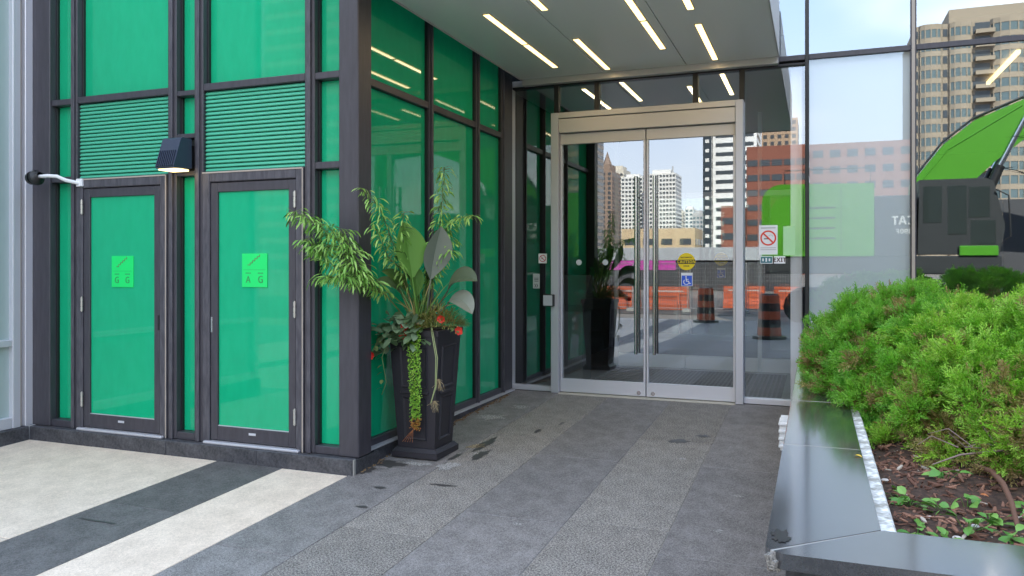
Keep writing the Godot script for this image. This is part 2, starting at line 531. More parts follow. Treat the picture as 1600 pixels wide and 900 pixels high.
# ------------------------------------------------------------------ green enclosure
func build_enclosure() -> void:
	var e := thing("green_stair_enclosure", "green glass stair enclosure with charcoal frames, left of the entrance", "building", Vector3(0, 0, 0))
	var top := 5.2
	var fz0 := -5.36
	var fz1 := ZG
	# uprights of the front: [x0, x1, name]
	for s in [[-6.83, -6.60, "post"], [-6.35, -6.27, "mullion"], [-5.20, -5.105, "mullion"], [-4.91, -4.815, "mullion"], [-3.79, -3.695, "mullion"]]:
		slab(e, s[2], Vector3(s[0], 0.002, fz0), Vector3(s[1], top, fz1 + (0.012 if s[2] == "post" else 0.0)), M.frame, 0.006)
	slab(e, "post", Vector3(-3.465, 0.002, -5.385), Vector3(-3.285, top, ZG + 0.01), M.frame, 0.008)
	# slim cover strips that stand proud of the mullions
	for x in [-6.31, -5.152, -4.862, -3.742]:
		slab(e, "cover_strip", Vector3(x - 0.018, 0.003, ZG), Vector3(x + 0.018, top, ZG + 0.018), M.worn, 0.003)
	# transoms between the uprights
	var tf := ZG - 0.006
	for s in [[-6.60, -6.35, 2.965, 3.02], [-6.27, -5.20, 2.965, 3.025], [-5.105, -4.91, 2.94, 2.985], [-5.105, -4.91, 2.575, 2.615], [-5.105, -4.91, 2.255, 2.295], [-4.815, -3.79, 2.965, 3.025], [-3.695, -3.465, 2.965, 3.02], [-3.695, -3.465, 2.255, 2.31], [-6.60, -6.35, 2.255, 2.305],
			[-6.60, -6.35, 0.002, 0.065], [-5.105, -4.91, 0.002, 0.065], [-3.695, -3.465, 0.002, 0.065]]:
		slab(e, "transom", Vector3(s[0], s[2], fz0), Vector3(s[1], s[3], tf), M.frame, 0.005)
	# glass: narrow lights and tall panels, back-painted green
	var gz := ZG - 0.085
	for s in [[-6.60, -6.35, 0.065, 2.255], [-6.60, -6.35, 2.305, 2.965], [-6.60, -6.35, 3.02, top], [-6.27, -5.20, 3.025, top], [-5.105, -4.91, 0.065, 2.255], [-5.105, -4.91, 2.615, 2.94], [-5.105, -4.91, 2.985, top], [-4.815, -3.79, 3.025, top], [-3.695, -3.465, 0.065, 2.255], [-3.695, -3.465, 2.31, 2.965], [-3.695, -3.465, 3.02, top]]:
		slab(e, "glass_panel", Vector3(s[0] + 0.002, s[2] + 0.002, gz - 0.02), Vector3(s[1] - 0.002, s[3] - 0.002, gz), M.green, 0.001)
		# glazing beads: thin black line round every light
		for k in [-1, 1]:
			var xx: float = s[0] if k < 0 else s[1]
			slab(e, "glazing_bead", Vector3(xx, s[2] + 0.003, gz), Vector3(xx - k * 0.012, s[3] - 0.003, gz + 0.03), M.frame_dark, 0.002)
	slab(e, "lamp_panel", Vector3(-5.103, 2.297, gz - 0.02), Vector3(-4.912, 2.573, gz + 0.02), M.frame_dark, 0.002)
	# louvres above the doors
	for s in [[-6.27, -5.20], [-4.815, -3.79]]:
		var lv := Node3D.new()
		lv.name = "louvre" if s[0] < -6 else "louvre_001"
		e.add_child(lv)
		slab(lv, "louvre_back", Vector3(s[0], 2.28, fz0 + 0.01), Vector3(s[1], 2.965, fz0 + 0.03), mat(Color(0.006, 0.03, 0.02), 0.6), 0.0)
		var n := 20
		var pitch := 0.682 / n
		var b := MB.new()
		# blade: sloping face with a rounded lip
		var poly := PackedVector2Array([Vector2(0.006, -0.003), Vector2(0.018, -0.001), Vector2(0.022, 0.004), Vector2(0.021, 0.010), Vector2(0.010, 0.024), Vector2(-0.040, 0.036), Vector2(-0.042, 0.033), Vector2(0.006, 0.016)])
		b.prism(poly, s[0] + 0.004, s[1] - 0.004, Transform3D(Basis(Vector3(0, 0, 1), Vector3(0, 1, 0), Vector3(1, 0, 0)), Vector3.ZERO))
		var m := b.mesh()
		for i in n:
			part(lv, "slat", m, M.louvre, Vector3(0, 2.285 + i * pitch, ZG - 0.05))
	# two exit doors
	exit_door(e, -6.265, -5.203, 1)
	exit_door(e, -4.812, -3.793, -1)
	# granite kerb stones under the front
	var xs := [-6.80, -6.12, -5.16, -4.21, -3.305]
	for i in 4:
		var a := Vector3(xs[i] + 0.0015, -0.30, -5.40)
		slab(e, "kerb_stone", a, Vector3(xs[i + 1] - 0.0015, 0.0, -5.135 + 0.0015 * (i % 2)), M.kerb, 0.006)
	# and along the side
	var zs := [-5.14, -6.3, -7.5, -8.7]
	slab(e, "kerb_joint", Vector3(-3.305, -0.30, -5.165), Vector3(-3.291, -0.001, -5.14), mat(Color(0.27, 0.26, 0.24), 0.9), 0.002)
	for i in 3:
		slab(e, "kerb_stone", Vector3(-3.303 if i == 0 else -3.42, -0.30, -5.50 if i == 0 else (zs[i + 1] + 0.0015)), Vector3(-3.293 if i == 0 else -3.333, -0.004 + 0.001 * i, -5.166 if i == 0 else (zs[i] + (0.8 if i == 1 else 0.0) - 0.0015)), M.kerb, 0.003)
	# aluminium angle on top of the side kerb
	slab(e, "kerb_trim", Vector3(-3.40, 0.0, -8.68), Vector3(-3.325, 0.012, -5.40), M.alu, 0.002)
	# side wall: mullions, transoms, glass
	var sx0 := -3.52
	var sx1 := -3.375
	for z in [-6.60, -7.70, -8.43]:
		slab(e, "mullion", Vector3(sx0, 0.012, z - 0.045), Vector3(sx1, top, z + 0.045), M.frame, 0.006)
		slab(e, "cover_strip", Vector3(sx1, 0.013, z - 0.016), Vector3(sx1 + 0.016, top, z + 0.016), M.worn, 0.003)
	var bays := [[-5.385, -6.555], [-6.645, -7.655], [-7.745, -8.385]]
	for s in bays:
		for y in [[0.012, 0.07], [2.96, 3.025]]:
			slab(e, "transom", Vector3(sx0, y[0], s[1]), Vector3(sx1 - 0.006, y[1], s[0]), M.frame, 0.005)
		for y in [[0.07, 2.96], [3.025, top]]:
			slab(e, "glass_panel", Vector3(XS - 0.03, y[0] + 0.002, s[1] + 0.002), Vector3(XS, y[1] - 0.002, s[0] - 0.002), M.green, 0.001)
			for k in [-1, 1]:
				var zz: float = s[1] if k < 0 else s[0]
				slab(e, "glazing_bead", Vector3(XS, y[0] + 0.003, zz), Vector3(XS + 0.03, y[1] - 0.003, zz - k * 0.012), M.frame_dark, 0.002)
	# roof, back and the hidden sides close the box
	slab(e, "roof", Vector3(-6.83, top, -8.75), Vector3(-3.30, top + 0.25, -5.15), M.frame, 0.01)
	slab(e, "back_wall", Vector3(-6.83, 0, -8.75), Vector3(-3.53, top, -8.65), M.wall_dark, 0.0)
	slab(e, "inner_wall", Vector3(-6.83, 0, -8.65), Vector3(-6.76, top, -5.37), M.wall_dark, 0.0)
	slab(e, "corner_wall", Vector3(-3.53, 0.012, -8.74), Vector3(-3.385, top, -8.476), M.frame, 0.004)

func exit_door(e: Node3D, x0: float, x1: float, hinge_side: int) -> void:
	var d := Node3D.new()
	d.name = "exit_door" if hinge_side > 0 else "exit_door_001"
	e.add_child(d)
	d.set_meta("label", "exit door with its hinges on the left" if hinge_side > 0 else "exit door with its hinges on the right, beside the corner post")
	var f := ZG + 0.012
	var w := 0.075
	slab(d, "door_frame", Vector3(x0, 0.002, -5.34), Vector3(x0 + w, 2.278, f), M.worn, 0.006)
	slab(d, "door_frame", Vector3(x1 - w, 0.002, -5.34), Vector3(x1, 2.278, f), M.worn, 0.006)
	slab(d, "door_frame", Vector3(x0 + w, 2.19, -5.34), Vector3(x1 - w, 2.278, f - 0.002), M.worn, 0.006)
	var lx0 := x0 + w + 0.006
	var lx1 := x1 - w - 0.006
	var lf := f - 0.012
	var st := 0.07
	slab(d, "leaf_stile", Vector3(lx0, 0.03, lf - 0.06), Vector3(lx0 + st, 2.183, lf), M.frame, 0.004)
	slab(d, "leaf_stile", Vector3(lx1 - st, 0.03, lf - 0.06), Vector3(lx1, 2.183, lf), M.frame, 0.004)
	slab(d, "leaf_rail", Vector3(lx0 + st, 2.105, lf - 0.06), Vector3(lx1 - st, 2.183, lf - 0.002), M.frame, 0.004)
	slab(d, "leaf_rail", Vector3(lx0 + st, 0.03, lf - 0.06), Vector3(lx1 - st, 0.148, lf - 0.002), M.frame, 0.004)
	slab(d, "door_glass", Vector3(lx0 + st, 0.148, lf - 0.04), Vector3(lx1 - st, 2.105, lf - 0.02), M.green, 0.0)
	# pale bead under the glass, maker's plate and threshold
	slab(d, "glass_bead", Vector3(lx0 + st, 0.148, lf - 0.02), Vector3(lx1 - st, 0.154, lf - 0.006), M.alu, 0.001)
	slab(d, "maker_plate", Vector3((lx0 + lx1) / 2 - 0.035, 0.094, lf - 0.002), Vector3((lx0 + lx1) / 2 + 0.035, 0.113, lf + 0.002), M.alu_bright, 0.001)
	slab(d, "threshold", Vector3(x0 + 0.03, 0.0, lf - 0.05), Vector3(x1 - 0.03, 0.022, f + 0.03), M.alu, 0.006)
	# line of old sealant down the jamb
	slab(d, "sealant_line", Vector3(x1 - 0.012, 0.003, f), Vector3(x1 - 0.002, 2.27, f + 0.004), M.sealant, 0.001)
	slab(d, "sealant_line", Vector3(x0, 2.262, f - 0.002), Vector3(x1 - 0.013, 2.274, f + 0.003), M.sealant, 0.001)
	var hx := lx0 - 0.004 if hinge_side > 0 else lx1 + 0.004
	for y in [0.28, 1.14, 2.02]:
		var b := MB.new()
		for k in 3:
			b.tube([Vector3(0, -0.062 + k * 0.042, 0), Vector3(0, -0.024 + k * 0.042, 0)], [0.012], 8)
		b.tube([Vector3(0, -0.068, 0), Vector3(0, 0.068, 0)], [0.007], 6)
		part(d, "hinge", b.mesh(), M.hinge, Vector3(hx, y, f + 0.006))
	var kx := lx1 - 0.016 if hinge_side > 0 else lx0 + 0.012
	slab(d, "lock_plate", Vector3(kx - 0.008, 0.93, lf), Vector3(kx + 0.008, 1.06, lf + 0.006), M.steel if hinge_side < 0 else M.black, 0.002)

# ------------------------------------------------------------------ left return wall
func build_left_wall() -> void:
	var w := thing("frosted_glass_wall", "pale frosted glass wall with aluminium frame at the far left", "wall", Vector3.ZERO)
	var xl := -6.84
	slab(w, "corner_profile", Vector3(xl - 0.12, 0.0, -5.19), Vector3(xl + 0.02, 5.2, -5.115), M.alu_bright, 0.004)
	slab(w, "corner_channel", Vector3(xl - 0.12, 0.0, -5.115), Vector3(xl - 0.03, 5.2, -5.075), M.sealant, 0.002)
	slab(w, "corner_profile", Vector3(xl - 0.12, 0.0, -5.075), Vector3(xl + 0.012, 5.2, -5.0), M.alu_bright, 0.004)
	for z in [-3.55, -2.1]:
		slab(w, "mullion", Vector3(xl - 0.12, 0, z - 0.04), Vector3(xl + 0.012, 5.2, z + 0.04), M.alu_bright, 0.004)
	for s in [[-5.0, -3.59], [-3.51, -2.14]]:
		for y in [[0.0, 0.10], [0.75, 0.81]]:
			slab(w, "rail", Vector3(xl - 0.12, y[0], s[0]), Vector3(xl + 0.006, y[1], s[1]), M.alu_bright, 0.004)
		for y in [[0.10, 0.75], [0.81, 5.2]]:
			slab(w, "frosted_pane", Vector3(xl - 0.07, y[0], s[0]), Vector3(xl - 0.04, y[1], s[1]), M.frost_left, 0.0)
	slab(w, "wall_kerb", Vector3(xl - 0.3, -0.4, -5.137), Vector3(xl + 0.045, -0.002, -2.06), M.kerb, 0.006)
	slab(w, "back_panel", Vector3(xl - 0.45, 0, -5.19), Vector3(xl - 0.3, 5.2, -2.06), M.wall_grey, 0.0)
	slab(w, "cap", Vector3(xl - 0.45, 5.2, -5.19), Vector3(xl + 0.02, 5.3, -2.06), M.alu, 0.004)

# ------------------------------------------------------------------ entrance building
func pane(e: Node, a: Vector2, b: Vector2, z: float, m: Material, called := "glass_pane") -> MeshInstance3D:
	# a single sheet of glass from (x, y) to (x, y)
	var q := MB.new()
	q.quad(Vector3(a.x, b.y, z), Vector3(b.x, b.y, z), Vector3(b.x, a.y, z), Vector3(a.x, a.y, z))
	return part(e, called, q.mesh(), m)

func build_entrance() -> void:
	var e := thing("entrance_building", "glazed tower lobby with sliding doors and reflective curtain wall", "building", Vector3.ZERO)
	# corner post and left sidelight
	slab(e, "corner_post", Vector3(-3.455, 0, ZF - 0.06), Vector3(-3.39, 3.62, ZF + 0.06), M.alu_bright, 0.004)
	slab(e, "sidelight_rail", Vector3(-3.39, 0, ZF - 0.05), Vector3(-2.877, 0.06, ZF + 0.05), M.alu_bright, 0.004)
	pane(e, Vector2(-3.39, 0.06), Vector2(-2.877, 3.60), ZF, M.glass_door, "sidelight_pane")
	# door portal
	var p := Node3D.new()
	p.name = "door_portal"
	e.add_child(p)
	var pf := ZF + 0.13
	slab(p, "jamb", Vector3(-2.877, 0, ZF - 0.10), Vector3(-2.785, 3.265, pf), M.alu, 0.004)
	slab(p, "jamb", Vector3(-0.795, 0, ZF - 0.10), Vector3(-0.713, 3.265, pf), M.alu, 0.004)
	slab(p, "portal_head", Vector3(-2.785, 3.20, ZF - 0.10), Vector3(-0.795, 3.265, pf - 0.002), M.champagne, 0.004)
	slab(p, "operator_cover", Vector3(-2.783, 3.03, ZF - 0.08), Vector3(-0.797, 3.192, pf - 0.012), M.champagne, 0.004)
	slab(p, "sill", Vector3(-2.785, -0.03, ZF - 0.12), Vector3(-0.795, 0.004, pf + 0.03), mat(Color(0.5, 0.46, 0.38), 0.6), 0.003)
	# sliding leaves
	for s in [[-2.780, -1.776, -1.0], [-1.766, -0.800, 1.0]]:
		var d := Node3D.new()
		d.name = "sliding_door" if s[2] < 0 else "sliding_door_001"
		e.add_child(d)
		var z := ZF + 0.045
		slab(d, "top_rail", Vector3(s[0], 2.90, z - 0.025), Vector3(s[1], 3.022, z + 0.025), M.champagne, 0.003)
		slab(d, "bottom_rail", Vector3(s[0], 0.012, z - 0.025), Vector3(s[1], 0.165, z + 0.025), M.alu_bright, 0.003)
		var meet := s[1] as float if s[2] < 0 else s[0] as float
		slab(d, "stile", Vector3(s[0], 0.165, z - 0.022), Vector3(s[0] + 0.024, 2.90, z + 0.022), M.alu_bright, 0.003)
		slab(d, "stile", Vector3(s[1] - 0.024, 0.165, z - 0.022), Vector3(s[1], 2.90, z + 0.022), M.alu_bright, 0.003)
		pane(d, Vector2(s[0] + 0.024, 0.165), Vector2(s[1] - 0.024, 2.90), z, M.glass_door, "door_glass")
		var hx: float = meet + s[2] * 0.098
		for side in [1.0, -1.0]:
			var b := MB.new()
			b.tube([Vector3(hx, 0.49, z + side * 0.075), Vector3(hx, 2.49, z + side * 0.075)], [0.019], 12)
			for y in [0.72, 2.26]:
				b.tube([Vector3(hx, y, z + side * 0.006), Vector3(hx, y, z + side * 0.075)], [0.011], 8)
			part(d, "pull_handle", b.mesh(), M.steel)
		var kb := MB.new()
		kb.tube([Vector3(meet + s[2] * 0.075, 0.05, z + 0.02), Vector3(meet + s[2] * 0.075, 0.05, z + 0.032)], [0.024], 14)
		part(d, "floor_lock", kb.mesh(), M.steel)
	# dark glazing above the portal
	for x in [-2.84, -2.35, -1.23, -0.735]:
		slab(e, "mullion", Vector3(x - 0.028, 3.265, ZF - 0.08), Vector3(x + 0.028, 3.60, ZF + 0.04), M.frame_dark, 0.003)
	for s in [[-3.39, -2.868], [-2.812, -2.378], [-2.322, -1.258], [-1.202, -0.763], [-0.707, -0.097]]:
		if s[0] > -3.3 and s[0] < -0.75:
			pane(e, Vector2(s[0], 3.265), Vector2(s[1], 3.60), ZF, M.glass_wall, "transom_light")
	slab(e, "head_transom", Vector3(-3.455, 3.60, ZF - 0.08), Vector3(-0.097, 3.625, ZF + 0.04), M.frame_dark, 0.003)
	# right sidelight
	slab(e, "sidelight_rail", Vector3(-0.713, 0, ZF - 0.05), Vector3(-0.097, 0.06, ZF + 0.05), M.alu_bright, 0.004)
	pane(e, Vector2(-0.713, 0.06), Vector2(-0.097, 3.60), ZF, M.glass_door, "sidelight_pane")
	# curtain wall to the right and above
	var xs := [-0.077, 0.925, 1.93, 2.93, 3.93, 4.93]
	for i in xs.size():
		var hw := 0.02 if i == 0 else 0.026
		slab(e, "curtain_mullion", Vector3(xs[i] - hw, 0, ZF - 0.12), Vector3(xs[i] + hw, 6.2, ZF + 0.03), M.frame if i else M.frame_dark, 0.003)
		if i:
			slab(e, "mullion_cap", Vector3(xs[i] - 0.018, 0, ZF + 0.03), Vector3(xs[i] + 0.012, 6.2, ZF + 0.045), M.sealant, 0.002)
	for i in xs.size() - 1:
		var a: float = xs[i] + (0.02 if i == 0 else 0.026)
		var b: float = xs[i + 1] - 0.026
		slab(e, "curtain_transom", Vector3(a, 3.655, ZF - 0.1), Vector3(b, 3.71, ZF + 0.025), M.frame, 0.003)
		slab(e, "sill_panel", Vector3(a, 0, ZF - 0.06), Vector3(b, 0.90, ZF + 0.01), M.alu, 0.003)
		pane(e, Vector2(a, 0.90), Vector2(b, 3.655), ZF, M.glass_film if i == 0 else M.glass_wall, "curtain_pane")
		pane(e, Vector2(a, 3.71), Vector2(b, 6.2), ZF, M.glass_wall, "curtain_pane")
	slab(e, "white_film", Vector3(-0.055, 0.90, ZF - 0.045), Vector3(0.897, 3.655, ZF - 0.035), M.frost, 0.0)
	# above the canopy
	slab(e, "curtain_transom", Vector3(-0.40, 3.655, ZF - 0.1), Vector3(-0.097, 3.71, ZF + 0.025), M.frame, 0.003)
	pane(e, Vector2(-3.455, 3.71), Vector2(-0.097, 6.2), ZF, M.glass_wall, "curtain_pane")
	slab(e, "curtain_transom", Vector3(-3.455, 3.63, ZF - 0.1), Vector3(-3.235, 3.70, ZF + 0.02), M.alu, 0.003)
	# lobby shell: floor, ceiling, walls
	slab(e, "lobby_floor", Vector3(-3.5, -0.2, -17.0), Vector3(5.0, -0.001, ZF - 0.0), M.floor_in, 0.0)
	slab(e, "lobby_ceiling", Vector3(-3.5, 3.62, -17.0), Vector3(5.0, 3.66, ZF - 0.13), mat(Color(0.35, 0.34, 0.32), 0.7), 0.0)
	slab(e, "lobby_wall", Vector3(-3.6, 0, -17.0), Vector3(-3.46, 6.2, ZF - 0.07), M.wall_dark, 0.0)
	slab(e, "lobby_wall", Vector3(5.0, 0, -17.0), Vector3(5.2, 6.2, ZF + 0.03), M.wall_dark, 0.0)
	slab(e, "lobby_wall", Vector3(-3.46, 0, -17.2), Vector3(5.0, 6.2, -17.0), M.wall_grey, 0.0)
	slab(e, "lobby_partition", Vector3(-0.14, 0, -17.0), Vector3(-0.06, 3.62, ZF - 0.35), M.wall_dark, 0.0)
	slab(e, "white_column", Vector3(-0.245, 0.0, ZF - 0.32), Vector3(-0.125, 3.61, ZF - 0.10), M.white, 0.006)
	slab(e, "upper_floor_slab", Vector3(-3.46, 3.66, -17.0), Vector3(5.0, 3.70, ZF - 0.13), M.wall_grey, 0.0)
	slab(e, "upper_ceiling", Vector3(-3.46, 6.2, -17.0), Vector3(5.0, 6.35, ZF + 0.03), M.wall_grey, 0.0)
	# vestibule: ribbed mat and the inner doors
	var mt := Node3D.new()
	mt.name = "entrance_mat"
	e.add_child(mt)
	slab(mt, "mat_base", Vector3(-2.70, -0.001, -11.15), Vector3(-0.35, 0.006, -8.98), M.mat_rib, 0.001)
	var rb := MB.new()
	for i in 46:
		var xx := -2.68 + i * 0.0505
		rb.box(Vector3(xx, 0.0085, -10.06), Vector3(0.022, 0.005, 2.14))
	var ribs := part(mt, "mat_ribs", rb.mesh(), mat(Color(0.10, 0.10, 0.105), 0.7))
	ribs.set_meta("kind", "stuff")
	var zi := -11.4
	var inner := Node3D.new()
	inner.name = "inner_screen"
	e.add_child(inner)
	for s in [[-2.72, -1.74], [-1.735, -0.73], [-0.70, -0.15]]:
		slab(inner, "inner_rail", Vector3(s[0], 0.0, zi - 0.025), Vector3(s[1], 0.19, zi + 0.025), mat(Color(0.78, 0.85, 0.86), 0.4), 0.003)
		slab(inner, "inner_rail", Vector3(s[0], 2.45, zi - 0.025), Vector3(s[1], 2.53, zi + 0.025), M.alu, 0.003)
		pane(inner, Vector2(s[0], 0.19), Vector2(s[1], 2.45), zi, M.glass_inner, "inner_glass")
	for x in [-2.75, -0.715]:
		slab(inner, "inner_stile", Vector3(x - 0.028, 0, zi - 0.03), Vector3(x + 0.028, 3.62, zi + 0.03), mat(Color(0.5, 0.58, 0.58), 0.4, 0.2), 0.003)
	for x in [-1.82, -1.655]:
		var b := MB.new()
		b.tube([Vector3(x, 0.5, zi + 0.07), Vector3(x, 1.62, zi + 0.07)], [0.016], 10)
		part(inner, "inner_handle", b.mesh(), M.steel)
	# the tower that rises above the lobby and shades the forecourt
	slab(e, "tower_wall", Vector3(-46, 6.4, -34), Vector3(46, 17, ZF - 0.2), mat(Color(0.30, 0.31, 0.33), 0.6), 0.0)
	slab(e, "tower_wall", Vector3(5.3, 0, -34), Vector3(46, 6.39, ZF - 0.2), mat(Color(0.2, 0.2, 0.21), 0.6), 0.0)
	slab(e, "tower_wall", Vector3(-46, 0, -34), Vector3(-7.3, 6.39, ZF - 0.2), mat(Color(0.2, 0.2, 0.21), 0.6), 0.0)
	slab(e, "tower_wall", Vector3(-7.29, 0, -34), Vector3(5.29, 6.39, -17.3), M.wall_dark, 0.0)
	slab(e, "tower_wing", Vector3(9.0, 0, ZF - 0.19), Vector3(22, 8.5, 3.0), mat(Color(0.10, 0.10, 0.11), 0.3), 0.0)
	slab(e, "lintel", Vector3(-7.29, 6.36, -17.2), Vector3(5.29, 6.39, ZF - 0.2), M.wall_dark, 0.0)

# ------------------------------------------------------------------ canopy
func build_canopy() -> void:
	var c := thing("canopy", "grey metal canopy with flat panelled soffit above the doors", "canopy", Vector3.ZERO)
	var x0 := -3.235
	var x1 := -0.358
	var zf := -4.1
	var y := 3.685
	var cuts := [x0, -2.235, -1.312, x1]
	# panels with slots left open for the lights
	for i in 3:
		var a: float = cuts[i] + (0.004 if i else 0.0)
		var b: float = cuts[i + 1] - (0.004 if i < 2 else 0.0)
		slab(c, "soffit_panel", Vector3(a, y, ZF + 0.135), Vector3(b, y + 0.03, zf), M.soffit, 0.003)
	slab(c, "canopy_slab", Vector3(x0 + 0.01, y + 0.034, ZF + 0.05), Vector3(x1 - 0.01, y + 0.55, zf - 0.01), M.soffit, 0.004)
	slab(c, "edge_trim", Vector3(x0, 3.615, ZF + 0.045), Vector3(x1, y + 0.02, ZF + 0.13), M.champagne, 0.004)
	slab(c, "fascia", Vector3(x0 - 0.012, y - 0.012, ZF + 0.14), Vector3(x0, y + 0.56, zf), M.champagne, 0.002)
	slab(c, "fascia", Vector3(x1, y - 0.012, ZF + 0.14), Vector3(x1 + 0.012, y + 0.56, zf), M.champagne, 0.002)
	slab(c, "fascia", Vector3(x0, y - 0.012, zf), Vector3(x1, y + 0.56, zf + 0.012), M.champagne, 0.002)
	# linear lights: [x, z near the doors, z toward the street, label]
	var rows := [[-2.68, -8.25, -7.285, "linear soffit light nearest the doors in the row beside the green glass"], [-2.68, -7.265, -6.27, "linear soffit light end to end with the one nearest the green glass"],
		[-2.16, -8.54, -7.27, "single linear soffit light just right of the left seam, close to the doors"], [-2.16, -6.36, -5.2, "linear soffit light cut by the top of the frame, right of the left seam"],
		[-1.435, -7.93, -6.96, "linear soffit light in the middle row, the one nearer the doors"], [-1.435, -6.94, -5.9, "linear soffit light in the middle row, running out of the top"],
		[-0.99, -8.55, -7.22, "linear soffit light near the right edge, close to the doors"], [-0.99, -6.79, -5.6, "short visible end of a linear light at the top right of the soffit"],
		[-2.68, -5.5, -4.5, "linear soffit light out of sight beside the green glass, mirrored above the doors"], [-1.9, -4.95, -4.3, "linear soffit light at the street end, seen only mirrored"]]
	for r in rows:
		var l := thing("linear_light", r[3], "light", Vector3(r[0], y, (r[1] + r[2]) * 0.5), "linear lights in the canopy soffit")
		var len: float = r[2] - r[1]
		slab(l, "light_frame", Vector3(-0.036, -0.003, -len / 2), Vector3(0.036, 0.001, len / 2), mat(Color(0.55, 0.42, 0.2), 0.5), 0.001)
		slab(l, "light_diffuser", Vector3(-0.027, -0.007, -len / 2 + 0.012), Vector3(0.027, -0.0032, len / 2 - 0.012), M.lamp, 0.001)
		var al := AreaLight3D.new()
		al.name = "glow"
		al.area_size = Vector2(0.05, len - 0.03)
		al.light_energy = 0.045
		al.light_color = Color(1.0, 0.88, 0.70)
		al.shadow_enabled = true
		l.add_child(al)
		al.position = Vector3(0, -0.012, 0)
		al.rotation.x = -PI / 2
	var il := thing("ceiling_light", "white linear light on the lobby ceiling behind the right curtain wall", "light", Vector3(1.87, 3.6, -9.7))
	slab(il, "light_diffuser", Vector3(-0.02, -0.02, -0.72), Vector3(0.02, 0.015, 0.72), M.lamp, 0.003)
	var a2 := AreaLight3D.new()
	a2.name = "glow"
	a2.area_size = Vector2(0.04, 1.4)
	a2.light_energy = 0.05
	a2.shadow_enabled = true
	il.add_child(a2)
	a2.position = Vector3(0, -0.03, 0)
	a2.rotation.x = -PI / 2

